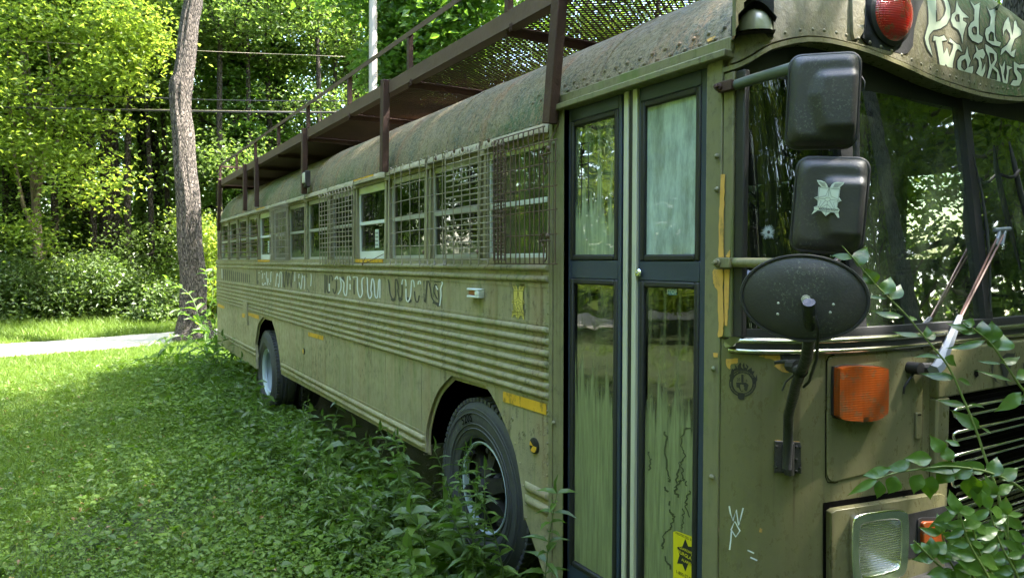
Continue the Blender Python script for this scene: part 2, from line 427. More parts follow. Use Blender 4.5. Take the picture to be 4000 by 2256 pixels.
M['shield'] = glass('windshield_glass', (.74, .82, .70), 2.9, .30, (.10, .15, .08), (3, 3, 1.5), .30, .85, wav=.05)  # dirt plus a green haze painted in to lighten the windshield
M['sidepane'] = glass('driver_side_glass', (.85, .9, .82), .2, .2, (.1, .13, .1), (4, 4, 2), .45, .8)
M['corner'] = glass('corner_glass', (.20, .26, .22), 1.3, .1, (.1, .13, .1), (4, 4, 1), .45, .8, wav=.12)
# ============================================================ THE BUS
XS = -1.75            # seam between side and front
XR = -12.75           # rear end
YC = 1.22; HW = 1.22
Z_EAVE, Z_TOP = 2.41, 3.06
rnd = random.Random(4)
bus = empty('school_bus', (-7, YC, 0))
tag(bus, 'old school bus painted olive drab with a rusty roof rack, parked in the grass', 'bus')
def P(name, mb, mat, parent=bus, **kw): return mb.build(name, mat, parent, **kw)
S0 = sideS(0.0)
def X(px, py=1018, y=0.0): return onY(px, py, y).x
def lean(z): return max(0, z-1.72)*.016

def roofw(z):                               # half width of the body at height z
    if z <= Z_EAVE: return HW - lean(z)
    t = min(1, (z-Z_EAVE)/(Z_TOP-Z_EAVE)); return (HW-lean(Z_EAVE))*(1-t**2.25)**(1/2.25)

# ---- side skin: lower panels as one plate with two wheel arches, ribs pressed into it
def arch(cx, cz, r0, z0, n=14, a0=0, a1=180):
    return [(cx+math.cos(R_(a0+(a1-a0)*i/n))*r0, cz+math.sin(R_(a0+(a1-a0)*i/n))*r0*1.02) for i in range(n+1)]
fa = [onY(*p) for p in [(1665,1775),(1663,1700),(1672,1640),(1689,1578),(1715,1520),(1763,1466),(1830,1484),(1895,1504),(1930,1560),(1972,1656),(2013,1770),(2040,1932),(2046,2030)]]
ra = [onY(*p) for p in [(1002,1395),(997,1345),(1003,1300),(1010,1262),(1027,1237),(1044,1240),(1060,1246),(1074,1290),(1086,1350),(1094,1412),(1098,1458)]]
fa = [(p.x, p.z) for p in fa]; ra = [(p.x, p.z) for p in ra]
fa = smooth_poly(fa[:6], 4, False)+smooth_poly(fa[7:], 4, False); ra = smooth_poly(ra[:5], 3, False)+smooth_poly(ra[6:], 3, False)
ZSK = .545
low = [(X(2150), .20), (X(2150), 1.80), (XR, 1.80), (XR, .42), (ra[0][0], .40)] + ra[1:-1] + [(ra[-1][0], ZSK-.03)] + [(fa[0][0], ZSK)] + fa[1:] + [(X(2050), .50)]
def y0plate(loop, yf=0.0, th=.02, mirror=False):
    y = 2*YC-yf if mirror else yf
    return [(x, y, z) for x, z in loop], (0, -th if mirror else th, 0)
def fill_plate(loop, yf, th):
    V = [Vector(p) for p in loop]; E = [(i, (i+1) % len(V)) for i in range(len(V))]
    vo, eo, fo, *_ = delaunay_2d_cdt(V, E, [], 1, 1e-5)
    F = [tuple(f) for f in fo if inside(sum((vo[i] for i in f), Vector((0, 0)))/len(f), loop)]
    n = len(vo); cnt = {(f[i], f[(i+1) % len(f)]) for f in F for i in range(len(f))}
    side = [(a, c, c+n, a+n) for (a, c) in cnt if (c, a) not in cnt]
    return [(p.x, yf, p.y) for p in vo] + [(p.x, yf+th, p.y) for p in vo], F + [tuple(i+n for i in f) for f in F] + side
SPM = MB(); SPM.add(*fill_plate(low, 0, .025))
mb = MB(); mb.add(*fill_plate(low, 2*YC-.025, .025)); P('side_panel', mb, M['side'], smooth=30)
# end strip between rear window column and body
ribz = [1.466, 1.411, 1.354, 1.299, 1.245, 1.196, 1.150]
XE = X(2146)
def rib(mb, z, x0, x1, h=.036, d=.016, mirror=False):
    prof = [(0, .5), (-.55, .40), (-.95, .12), (-1.0, -.12), (-.7, -.36), (0, -.5)]
    rows = []
    for x, k in ((x0, .02), (x0+.03, 1), (x1-.05, 1), (x1-.012, .9), (x1, .02)):
        rows.append([(x, (-.001+a*d*k) if not mirror else 2*YC+.001-a*d*k, z+b*h) for a, b in prof])
    mb.grid(rows)
mb = SPM; gx = X(968); gx0 = X(952)
for m in (False, True):
    for i, z in enumerate(ribz):
        if i >= 5: rib(mb, z, XR+.02, gx0-.02, mirror=m); rib(mb, z, gx+.03, XE, mirror=m)
        else: rib(mb, z, XR+.02, XE, mirror=m)
    for z in (1.765, 1.712): rib(mb, z, XR+.02, XE, .034, .018, mirror=m)
    for z in (.632, .580):
        rib(mb, z, ra[-1][0]+.02, fa[0][0]-.02, .04, .018, mirror=m); rib(mb, z, XR+.02, ra[0][0]-.02, .04, .018, mirror=m)
    for z in (.665, .598): rib(mb, z, X(2052), XE, .045, .018, mirror=m)
# overlap strips, seams and rivets
mb = SPM
for z0, z1 in ((1.672, 1.690), (1.488, 1.503), (1.118, 1.128), (1.374, 1.386), (.665, .675)):
    x1 = XE if z0 > .7 else fa[0][0]-.03
    x0 = XR+.02 if z0 > .7 else ra[-1][0]+.05
    mb.box2((x0, -.0035, z0), (x1, .001, z1))
seams = [X(2150)-.02-i*1.47 for i in range(1, 8)]
for x in seams:
    mb.box2((x-.02, -.003, 1.13), (x+.02, .001, 1.70))
for x in (X(1640), X(1500), X(1370), X(1265), X(1180)): mb.box2((x-.02, -.003, .67), (x+.02, .001, 1.115))
mb.box2((gx0, -.022, .93), (gx, .001, 1.245))
def riv(x, z, r=.0055): mb.dome((x, -.002, z), (0, -1, 0), r, n=6)
x = XE-.03
while x > XR+.05:
    for z in (1.681, 1.495, 1.123, 1.380): riv(x, z)
    x -= .083
for k in range(28): riv(XE-.012, .30+k*.052, .007)
for k in range(24): riv(XE-.012-.028*(k % 2), .72+k*.034, .0045)
for x in seams:
    for k in range(14): riv(x, 1.14+k*.04, .005)
for xx in (X(1640), X(1500), X(1370), X(1265), X(1180)):
    for k in range(12): riv(xx-.01, .70+k*.036, .004); 
for i in range(60):
    riv(fa[0][0]-.15-i*.078, .90+.04*(i % 3 == 0), .004)
# rivets round the wheel arches
for i in range(0, len(fa)-1, 2):
    a, c = Vector(fa[i]), Vector(fa[i+1]); n = Vector((c.y-a.y, a.x-c.x)).normalized()
    for k in (0,):
        p = a.lerp(c, k) - n*.03 if n.dot(a-Vector((X(1862), .53))) < 0 else a.lerp(c, k)+n*.03
        riv(p.x, p.y, .006)
P('side_panel', SPM, M['side'], smooth=40)
# wheel arch lip (both arches)
for A in (fa, ra):
    mb = MB(); pts = [Vector((p[0], 0, p[1])) for p in A]
    for i in range(len(pts)-1): mb.bar(pts[i]+Vector((0, .024, 0)), pts[i+1]+Vector((0, .024, 0)), .052, .005, up=(0, 1, 0))
    P('wheel_arch_lip', mb, M['side'])

# ---- window band: posts, sill, eave; windows set between posts
WP = [2151, 1879, 1668, 1510, 1385, 1283, 1193, 1120, 1060, 1007, 964, 925, 891, 860]
wx = [X(u) for u in WP]
ZS, ZT = 1.815, 2.385
def band(mb, x, w_, mirror=False):
    for (xa, xb, y0, y1) in ((x-w_/2, x+w_/2, 0, .035),):
        f = (lambda y: 2*YC-y) if mirror else (lambda y: y)
        vs = [(a, f(yy+lean(z)), z) for z in (1.79, Z_EAVE+.02) for yy in (y0, y1) for a in (xa, xb)]
        mb.add(vs, [(0,2,3,1),(4,5,7,6),(0,1,5,4),(2,6,7,3),(0,4,6,2),(1,3,7,5)])
for i, x in enumerate(wx):
    for m in (False, True):
        mb = MB()
        if 0 < i < len(wx)-1: band(mb, x+.03, .028, m); band(mb, x-.035, .036, m); mb.box2((x-.02, 2*YC-.03 if m else .026, 1.80), (x+.018, 2*YC-.026 if m else .03, Z_EAVE))
        elif i == 0: band(mb, x-.01, .05, m)
        else: band(mb, x, .08, m)
        P('window_post', mb, M['side'], smooth=30)
mb = MB()
for m in (0, 1):
    f = (lambda y: 2*YC-y) if m else (lambda y: y)
    mb.box2((XR, f(-.006), 1.782), (XE, f(.04), ZS)); mb.box2((XR, f(.004), ZT), (XE, f(.05), Z_EAVE+.025))
P('window_sill', mb, M['side'], smooth=30)

def make_window(i):
    x0, x1 = wx[i+1]+.045, wx[i]-.05
    white = i in (3, 8); board = i == 0
    zt, zs = ZT-(.0), ZS
    fm = MB(); y = .018
    def fr(a, b, c, d, yy=y, dd=.02): fm.box2((a, yy+.011, c), (b, yy+dd+.011, d))
    fr(x0, x0+.018, zs, zt); fr(x1-.018, x1, zs, zt)
    fr(x0+.018, x1-.018, zs, zs+(.06 if white else .022)); fr(x0+.018, x1-.018, zt-(.055 if white else .035), zt)
    zm = zs+(zt-zs)*.49
    fr(x0+.018, x1-.018, zm-.012, zm+.014, y-.006)
    f = P('window_frame', fm, M['white'] if white or board else M['alu'], win, bevel=.002) if 0 else fm.build('window', M['white'] if (white or board) else M['alu'], bus, bevel=.002)
    for nm, za, zb in (('pane', zm+.014, zt-.03), ('pane', zs+.02, zm-.012)):
        p = MB(); p.box2((x0+.015, y+.021, za), (x1-.015, y+.025, zb)); p.build(nm, M['boardpane'] if board else M['win'], f, smooth=0)
    if board:
        p = MB(); p.box2((x0+.02, y+.035, zs+.01), (x1-.02, y+.05, zt-.02)); p.build('backing_board', M['boardgreen'], f, smooth=0)
    if white:
        p = MB(); p.box2((x0+.01, -.012, zs-.028), (x1-.01, .010, zs-.003)); p.build('yellow_strip', M['yellow'], f, smooth=0)
        p = MB(); p.box2((x0+.04, -.034, Z_EAVE+.022), (x1-.12, -.0325, Z_EAVE+.034)); p.build('yellow_strip', M['yellow'], f, smooth=0)
        p = MB(); cx = x0+(x1-x0)*.62; p.box2((cx-.045, y+.018, zs+.085), (cx+.03, y+.0195, zs+.225)); st = p.build('sticker', M['paleink'], f, smooth=0)
        q = MB()
        for k in range(4): q.box2((cx-.036, y+.0165, zs+.10+k*.030), (cx+.020, y+.0172, zs+.115+k*.030))
        q.build('sticker_print', M['greyink'], f, smooth=0)
    # drip hood over the window
    h = MB(); xa, xb = x0-.02, x1+.03
    rows = []
    for x, k in ((xa, .1), (xa+.05, 1), (xb-.05, 1), (xb, .1)):
        rows.append([(x, .002, Z_EAVE+.045), (x, -.016*k, Z_EAVE+.030), (x, -.032*k, Z_EAVE+.006), (x, -.034*k, Z_EAVE-.004), (x, .002, Z_EAVE-.004)])
    h.grid(rows); h.build('drip_hood', M['side'], f, smooth=40)
    return f
for i in range(len(wx)-1): make_window(i)
# driver's side windows (seen through the glass)
dw = [(onY(3540, 800, 2.42).x, onY(3770, 800, 2.42).x), (onY(3868, 800, 2.42).x, onY(4010, 800, 2.42).x)]
mb = MB(); zz = onY(3650, 1012, 2.42).z; zt_ = onY(3650, 680, 2.42).z
xs_ = [dw[0][0], dw[0][1], dw[1][0], dw[1][1]]
for a, b in ((dw[0][1], dw[1][0]), (dw[1][1], XS), (-2.95, dw[0][0])): mb.box2((min(a, b), 2.40, 1.5), (max(a, b), 2.43, 2.42))
mb.box2((-2.95, 2.40, 1.5), (XS, 2.43, zz)); mb.box2((-2.95, 2.40, zt_), (XS, 2.43, 2.42))
P('driver_window_surround', mb, M['inside'], smooth=0)
mb = MB()
for a, b in dw:
    mb = MB(); mb.box2((a, 2.425, zz), (b, 2.428, zt_)); P('driver_window_pane', mb, M['sidepane'], smooth=0)
mb = MB()
for i in range(0, len(wx)-1): mb.box2((wx[i+1]+.045, 2.408, ZS), (wx[i]-.05, 2.411, ZT))
P('window_pane', mb, M['win'], smooth=0)

# ---- roof
def roofsec(z_t):
    z = z_t; return roofw(z)
ts = [0, .06, .14, .24, .36, .48, .60, .71, .80, .87, .925, .965, .99, 1]
def roof_row(x, k=1.0, dz=0.0, zmin=0):
    L = []
    for t in ts:
        z = max(zmin, Z_EAVE + (Z_TOP-Z_EAVE)*t); L.append((x, YC-roofw(z)*k, Z_EAVE+(z-Z_EAVE)*(k if k < 1 else 1)+dz))
    return L + [(p[0], 2*YC-p[1], p[2]) for p in L[-2::-1]]
rows = []
for a in range(0, 91, 10):
    c = math.cos(R_(90-a)); rows.append(roof_row(XR+.62*(1-math.sin(R_(a))), 1.0) if 0 else None)
rows = []
for s_ in (0, .05, .15, .3, .5, .7, .85, 1.0):
    k = math.sqrt(1-(1-s_)**2)
    rows.append([(XR+.55*s_, YC+(p[1]-YC)*(.90+.10*k), Z_EAVE+(p[2]-Z_EAVE)*(.15+.85*k)) for p in roof_row(0)])
n_ = 40
XD = X(2152)
ZD = (onY(2170, 420, -.02).z+onY(2843, 214, -.02).z)/2
for i in range(1, n_+1): rows.append(roof_row(XR+.55+(XD-XR-.55)*i/n_))
mb = MB(); mb.grid(rows); mb.grid([roof_row(XD+(XS-XD)*i/6, zmin=ZD) for i in range(7)]); mb.box2((XR, .02, Z_EAVE-.02), (XR+.04, 2.42, Z_EAVE+.12))
x = XS-.78
while x > XR+.6:
    for dx in (0,):
        L = [Vector(p) for p in roof_row(x, zmin=ZD if x > XD else 0)]; rr = []
        for ddx in (-.03, -.028, .028, .03):
            row = []
            for j, p in enumerate(L):
                nrm = Vector((0, p.y-YC, (p.z-Z_EAVE+.2)*1.4)).normalized(); row.append((x+ddx, *(p + nrm*(.004 if abs(ddx) < .029 else -.001))[1:]))
            rr.append(row)
        mb.grid(rr)
    x -= 1.47
rd = random.Random(3)
for xx in np.arange(XD-.05, XR+1, -.075):
    z = Z_EAVE+.055; mb.dome((xx, YC-roofw(z)-.001, z), (0, -1, .2), .008, n=6)
for xx in np.arange(XS-.08, XS-1.35, -.075):
    for q, z in enumerate((2.585, 2.62)): mb.dome((xx+.03*q, YC-roofw(z)-.001, z), (0, -1, .5), .010, n=6)
roof = P('roof', mb, M['roof'], smooth=50)
# door header ledge
mb = MB(); a, b = onY(2170, 420, -.02), onY(2843, 214, -.02); zL = (a.z+b.z)/2
mb.box2((a.x, -.036, zL-.012), (b.x, .03, zL+.014)); mb.box2((a.x, -.006, zL), (b.x, .012, 2.56)); mb.box2((a.x, .03, zL-.01), (b.x, .09, zL+.03))
P('door_header', mb, M['post'], bevel=.004)

# ---- door posts
mb = MB()
xa, xb = X(2153), X(2207); mb.box2((xa, -.008, .16), (xb, .04, zL)); mb.box2((xa, -.014, .16), (xa+.03, 0, zL)); mb.box2((xb-.004, -.008, .16), (xb, .10, zL))
P('door_post', mb, M['post'], bevel=.005)
mb = MB(); xa, xb = X(2757), XS; mb.box2((xa, -.006, .16), (xb-.003, .06, zL)); 
P('door_post', mb, M['post'], bevel=.005)
mb = MB()
for (px, py) in ((2163, 1650), (2163, 1975), (2163, 2132), (2163, 560), (2800, 610), (2786, 1440), (2780, 1862), (2800, 740)): mb = MB(); mb.dome(onY(px, py, -.015), (0, -1, 0), .011, .009, 8); P('bolt', mb, M['post'], smooth=50)

# ---- folding door, two leaves
def leaf_(px0, px1, top0, top1, panes, mats, label):
    x0, x1 = X(px0, y=.02), X(px1, y=.02); zt = zL-.012 ; zb = .17; y = .02
    mb = MB(); zs_ = []
    up, lo = panes
    za, zb_, zc, zd = up[1], up[0], lo[1], lo[0]     # upper pane top/bottom, lower pane top/bottom
    wL, wR = .028, .02 if px0 < 2400 else .028
    mb.box2((x0, y, zb), (x0+wL, y+.035, zt)); mb.box2((x1-wR, y, zb), (x1, y+.035, zt))
    mb.box2((x0+wL, y, za+.035), (x1-wR, y+.035, zt)); mb.box2((x0+wL, y, zc+.03), (x1-wR, y+.035, zb_-.03)); mb.box2((x0+wL, y, zb), (x1-wR, y+.035, zd-.035))
    d = P('door_leaf', mb, M['navy'], bevel=.004, label=label)
    g = MB()
    for zz0, zz1 in ((zb_-.03, za+.035), (zd-.035, zc+.03)):
        a, b = x0+wL, x1-wR
        t = .026
        for (p, q) in (((a, y-.004, zz0), (a+t, y+.02, zz1)), ((b-t, y-.004, zz0), (b, y+.02, zz1)), ((a+t, y-.004, zz0), (b-t, y+.02, zz0+t)), ((a+t, y-.004, zz1-t), (b-t, y+.02, zz1))):
            g.box2(p, q)
    g.build('gasket', M['rubber'], d, bevel=.007)
    for (zz0, zz1), m in zip(((zb_-.01, za+.012), (zd-.012, zc+.01)), mats):
        p = MB(); p.box2((x0+wL+.01, y+.012, zz0), (x1-wR-.01, y+.016, zz1)); p.build('pane', m, d, smooth=0)
    return d
zz_ = lambda px, py: onY(px, py, .02).z
leafL = leaf_(2213, 2425, 0, 0, ((zz_(2243, 991), zz_(2320, 483)), (zz_(2310, 2225), zz_(2241, 1112))), (M['glassL'], M['glassLow']), 'narrow navy door leaf with mossy lower glass')
leafR = leaf_(2481, 2756, 0, 0, ((zz_(2509, 990), zz_(2610, 405)), (zz_(2640, 2350), zz_(2505, 1124))), (M['glassR'], M['glassLow']), 'wide navy door leaf with cloudy blue upper glass')
mb = MB(); mb.box2((X(2428), .006, .17), (X(2445), .03, zL-.012)); mb.box2((X(2462), .006, .17), (X(2479), .03, zL-.012)); P('door_edge_strip', mb, M['cream'], bevel=.004)
mb = MB(); mb.box2((X(2446), .012, .17), (X(2461), .03, zL-.012)); P('door_seal', mb, M['rubber'])
mb = MB(); c = onY(2497, 1065, .016); mb.lathe(c, (0, -1, 0), [(.017, 0), (.017, .006), (.012, .012), (.006, .012), (.006, .004), (.0005, .004)], 20); P('door_lock', mb, M['chrome'])
# stickers on the door glass
sy = sideS(.031)
mb = patch([[(2643, 2072), (2716, 2098), (2716, 2300), (2630, 2300), (2630, 2075)]], sideS(.030), .0005, .0, None); P('alarm_sticker', mb, M['yellowsign'], leafR, smooth=0)
star = []
cx, cy_ = 2678, 2166
for k in range(12):
    a = R_(-90+30*k); r = 1.0 if k % 2 == 0 else .62; star.append((cx+37*r*math.cos(a), cy_+64*r*math.sin(a)))
mb = patch([star], sideS(.030), .0015); P('alarm_star', mb, M['ink'], leafR, smooth=0)
def side_text(txt, px, py, h, y, mat, parent, xs=1.0, rot=0, name='lettering'):
    vs, fs = text_mesh(txt, h); c = onY(px, py, y); ca, sa = math.cos(R_(rot)), math.sin(R_(rot))
    mb = MB(); mb.add([(c.x+(v[0]*ca-v[1]*sa)*xs, c.y, c.z+(v[0]*sa+v[1]*ca)) for v in vs], fs)
    return mb.build(name, mat, parent, smooth=0)
side_text('BURGLAR', 2678, 2168, .019, .0275, M['yellowsign'], leafR, 1.0, -4)
side_text('GUARDIAN', 2680, 2148, .014, .0275, M['yellowsign'], leafR, 1.0, 0)
side_text('ALARM', 2680, 2192, .015, .0275, M['yellowsign'], leafR, 1.0, 0)
side_text('PROTECTED BY', 2672, 2094, .013, .0285, M['brownink'], leafR, 1.0, 0)
side_text('1-800-STAY', 2672, 2246, .018, .0285, M['ink'], leafR, 1.0, 0)
mb = patch([[(2610, 1127), (2644, 1128), (2644, 1152), (2612, 1151)]], sideS(.030), .0005); P('door_sticker', mb, simple('blue_sticker', (.08, .19, .26), .5), leafR, smooth=0)
side_text('STOP', 2624, 1140, .026, .0275, M['paleink'], leafR, .9)
# snail trails grazed into the algae
BDG = simple('bare_dark_glass', (.05, .058, .028), .4)
mb = MB(); rs = random.Random(8)
for pts in ([(2600,1680),(2602,1760),(2612,1850),(2614,1880)], [(2536,1760),(2540,1800),(2536,1845)], [(2700,1675),(2668,1680),(2663,1740),(2676,1780),(2660,1810),(2668,1870),(2650,1880),(2640,1920),(2660,1950),(2668,2010),(2662,2070)],
            [(2650,1800),(2642,1870),(2636,1910)], [(2680,1880),(2690,1920),(2680,1960),(2690,2020)], [(2596,1900),(2620,1960),(2612,2000),(2630,2010),(2622,2060),(2595,2080),(2588,2120),(2600,2180),(2625,2230)]):
    pp = smooth_poly(pts, 7, False); pp = [(p[0]+rs.uniform(-7, 7), p[1]+rs.uniform(-4, 4)) for p in pp]
    mb = MB(); [stroke_quads([pp[i_:i_+4]], rs.uniform(3, 8), sideS(.031), .0, mb) for i_ in range(0, len(pp)-3, 3) if rs.random() < .85]
    P('grazed_algae_trail', mb, BDG, leafR, smooth=0)

# ---- front shell
def sup(u): return math.sqrt(max(0, 1-abs(u)**3.5))
def xf(z): return -1.455 + .02*min(1, max(0, z-1.0)) * 0 - max(0, z-1.50)*.125
def xfl(z): return -1.455 + (1.5-z)*.02
us = [1, .995, .985, .97, .95, .92, .89, .86, .82, .78, .74, .7, .66, .62, .58, .54, .5, .46, .4, .3, .2, .1, 0]
us = us + [-u for u in us[-2::-1]]
zrows = [.30, .5, .7, .9, 1.1, 1.3, 1.4, 1.5, 1.53]
mb = MB(); mb.grid([[(XS+(xfl(z)-XS)*sup(u), YC-HW*u, z) for u in us] for z in zrows])
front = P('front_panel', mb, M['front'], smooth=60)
bv = BVHTree.FromPolygons([Vector(v) for v in mb.v], mb.f)
FS = bvhS(bv, lambda px, py: (onX(px, py, -1.45), Vector((1, 0, 0))))
# grille opening: a dark recess plate with chrome slats on it, surrounded by a raised hood panel
gy0, gy1 = onX(3695, 1600, -1.44).y, 2*YC-onX(3695, 1600, -1.44).y
gzt = onX(3700, 1546, -1.44).z
plate = [(gy0-.085, .62), (gy0-.085, 1.475), (gy1+.085, 1.475), (gy1+.085, .62)]
mb = MB(); xg = -1.425
for a, b in (((gy0-.085, gzt), (gy1+.085, 1.475)), ((gy0-.085, .62), (gy0, gzt)), ((gy1, .62), (gy1+.085, gzt))):
    mb.box2((-1.47, a[0], a[1]), (xg, b[0], b[1]))
gp = P('grille_surround', mb, M['front'], front, bevel=.008)
mb = MB(); mb.box2((-1.452, gy0, .62), (-1.444, gy1, gzt))
for k in range(40):
    z = .63+k*.022
    if z < gzt-.01: mb.box2((-1.445, gy0, z), (-1.438, gy1, z+.006))
mb.build('radiator_screen', M['dark'], front, smooth=0)
z0s = onX(3690, 1604, -1.42).z
for k in range(8):
    zc = z0s-.014-k*.087
    m = MB()
    for s_ in (-1, 1):
        m.tube([(-1.418, gy0+.012, zc), (-1.416, gy0+.012, zc+s_*.010), (-1.412, gy0+.02, zc+s_*.015), (-1.412, gy1-.02, zc+s_*.015), (-1.416, gy1-.012, zc+s_*.010), (-1.418, gy1-.012, zc)], .0062, 8)
    m.build('grille_slat', M['chrome'], front, smooth=60)
    m = MB(); m.box2((-1.436, gy0+.015, zc-.008), (-1.420, gy1-.015, zc+.008)); m.build('slat_core', M['dark'], front)
# access panel raised on the corner, seams, latches
def Pf(name, loops, off, th, mat, step=None, holes=(), parent=None, bevel=None, smooth=35, **kw):
    return patch(loops, FS, off, th, step, holes).build(name, mat, parent or front, smooth=smooth, bevel=bevel, **kw)
Pf('access_panel', [[(3252,1392),(3602,1366),(3600,1500),(3597,1700),(3594,1792),(3420,1838),(3252,1878),(3236,1872),(3227,1850),(3228,1600),(3231,1415),(3237,1399)]], -.002, .007, M['front'], 30, bevel=.003)
mb = MB(); stroke_quads([[(3640,1366),(3637,1500),(3633,1700),(3628,1880)]], 5, FS, .002, mb); stroke_quads([[(3224,1600),(3224,1860),(3232,1882),(3260,1884),(3420,1845),(3598,1798)]], 4, FS, .001, mb)
stroke_quads([[(3226,1600),(3227,1412),(3236,1392),(3252,1386),(3605,1360),(3603,1500),(3598,1798)]], 4, FS, .001, mb)
P('panel_gap', mb, M['dark'], front, smooth=0)
mb = MB()
for poly in ([(3566,1608),(3587,1607),(3585,1710),(3565,1712)], [(3682,1418),(3706,1416),(3708,1510),(3686,1513)]): mb = MB(); patch([poly], FS, .006, .008, None, mb=mb); P('panel_latch', mb, M['front'], front, bevel=.003)
mb = MB()
for poly in ([(3570,1614),(3583,1613),(3583,1619),(3570,1620)], ): patch([poly], FS, .0145, .001, None, mb=mb)
P('latch_slot', mb, M['dark'], front)
mb = MB(); patch([[(3773,1440),(3785,1438),(3790,1462),(3780,1470),(3771,1458)]], FS, .031, 0, None, mb=mb); P('bullet_hole', mb, M['dark'], front)
# turn signal
lp = [(3252,1430),(3300,1421),(3400,1424),(3424,1432),(3430,1450),(3429,1590),(3420,1612),(3390,1632),(3330,1639),(3262,1632),(3245,1620),(3241,1600),(3242,1445)]
Pf('turn_signal_base', [smooth_poly(lp, 2)], .004, .012, M['rubber'], 25)
o = Pf('turn_signal', [smooth_poly([(3335+(x-3335)*.97, 1530+(y-1530)*.975) for x, y in lp], 2)], .016, .030, M['amber'], 25, bevel=.008)
# headlight housing (set in a recess with a dark gap above)
Pf('headlight_recess', [[(3214,1962),(3630,1898),(3662,1893),(3662,2330),(3214,2330)]], .001, .002, M['dark'], 40)
hp = Pf('headlight_panel', [[(3224,1990),(3240,1980),(3640,1918),(3655,1925),(3655,2300),(3224,2330)]], .004, .030, M['front'], 40, bevel=.012)
Pf('headlight_pocket', [[(3498,1998),(3660,1962),(3660,2140),(3510,2166),(3498,2150)]], .035, .001, M['rubber'], 40, parent=hp)
hb = [(3292,2245),(3284,2120),(3288,2020),(3304,1994),(3345,1983),(3430,1972),(3476,1974),(3495,1992),(3499,2060),(3494,2165),(3484,2214),(3455,2234),(3370,2258),(3308,2264)]
hbs = smooth_poly(hb, 2); hc = (3392, 2118)
inn = [(hc[0]+(x-hc[0])*.74, hc[1]+(y-hc[1])*.74) for x, y in hbs]
hl = Pf('headlight', [hbs], .035, .020, M['chrome'], None, holes=[inn], bevel=.006)
inn2 = [(hc[0]+(x-hc[0])*.76, hc[1]+(y-hc[1])*.76) for x, y in hbs]
Pf('lens', [inn2], .037, .006, M['lens'], 20, parent=hl)
mb = MB()
for k in range(1, 9): stroke_quads([[(3322, 2030+k*21), (3470, 2016+k*21)]], 1.6, FS, .0445, mb)
P('lens_flutes', mb, M['chrome'], hl, smooth=0)
mk = Pf('marker_lamp', [rrect(3554, 2020, 3636, 2108, 12)], .037, .016, M['amber'], 20, bevel=.004)
Pf('marker_gasket', [rrect(3545, 2008, 3646, 2120, 16)], .036, .004, M['rubber'], 20)
# driver's side headlight and signal (mirror image, modelled in world space)
mb = MB(); mb.box2((-1.47, 1.78, .66), (-1.425, 2.20, .96)); P('headlight_panel', mb, M['front'], front, bevel=.01)
mb = MB(); mb.box2((-1.43, 1.92, .70), (-1.405, 2.14, .92)); h2 = P('headlight', mb, M['chrome'], front, bevel=.01)
mb = MB(); mb.box2((-1.41, 1.95, .73), (-1.40, 2.11, .89)); P('lens', mb, M['lens'], h2, bevel=.004)
mb = MB(); mb.box2((-1.47, 2.02, 1.27), (-1.42, 2.18, 1.45)); P('turn_signal', mb, M['amber'], front, bevel=.01)
# chrome belt moulding under the windshield
zb = 1.512
def belt(z0, z1, off, mat, name, parent=None, ystart=.93):
    m = MB(); rows = []
    uu = [u for u in us if u <= .997]
    for z, o_ in ((z0, off*.4), ((z0*3+z1)/4, off), ((z0+z1)/2, off*1.1), ((z0+z1*3)/4, off), (z1, off*.4)):
        r = []
        for u in uu:
            x, y = XS+(xfl(zb)-XS)*sup(u), YC-HW*u; nx, ny = max(.05, sup(u)**1), -(abs(u)**4)*(1 if u > 0 else -1); L = math.hypot(nx, ny)
            r.append((x+nx/L*o_, y+ny/L*o_, z))
        rows.append(r)
    m.grid(rows); return m.build(name, mat, parent or front, smooth=60)
belt(zb-.030, zb+.030, .012, M['rubber'], 'belt_moulding_core')
belt(zb+.006, zb+.028, .018, M['bronze'], 'belt_moulding'); belt(zb-.028, zb-.008, .018, M['bronze'], 'belt_moulding')
Pf('moulding_end_cap', [[(2842,1326),(2850,1312),(2872,1316),(2874,1350),(2850,1356),(2841,1345)]], .004, .02, M['alu'], None, bevel=.003)

# ---- windshield band
def gx_(z, u, inset=.022): return XS+.0+(xf(z)-inset-XS)*sup(u)
zw = [1.54, 1.75, 1.95, 2.15, 2.35, 2.50, 2.62]
yd = onX(3345, 800, -1.53).y; ud = (YC-yd)/HW
ucor = [u for u in us if u >= ud] + [ud]; uwin = [ud] + [u for u in us if 0 <= u < ud]
def shellgrid(uu, zz, inset, hw=HW-.02):
    return [[(gx_(z, u, inset), YC-(hw-lean(z))*u, z) for u in uu] for z in zz]
mbw = MB(); mbw.grid(shellgrid(us, zw, .03)); bw = BVHTree.FromPolygons([Vector(v) for v in mbw.v], mbw.f)
WS = bvhS(bw, lambda px, py: (onX(px, py, -1.5), Vector((1, 0, 0))))
mb = MB(); mb.grid(shellgrid(ucor[2:], zw, .03)); cg = P('corner_glass', mb, M['corner'], smooth=60)
mb = MB(); mb.grid(shellgrid([-u for u in ucor[2:]], zw, .03)); P('corner_glass', mb, M['corner'], smooth=60)
mb = MB(); mb.grid(shellgrid(uwin, zw, .03)); wsd = P('windshield', mb, M['shield'], smooth=60)
mb = MB(); mb.grid(shellgrid([-u for u in uwin], zw, .03)); P('windshield', mb, M['shield'], smooth=60)
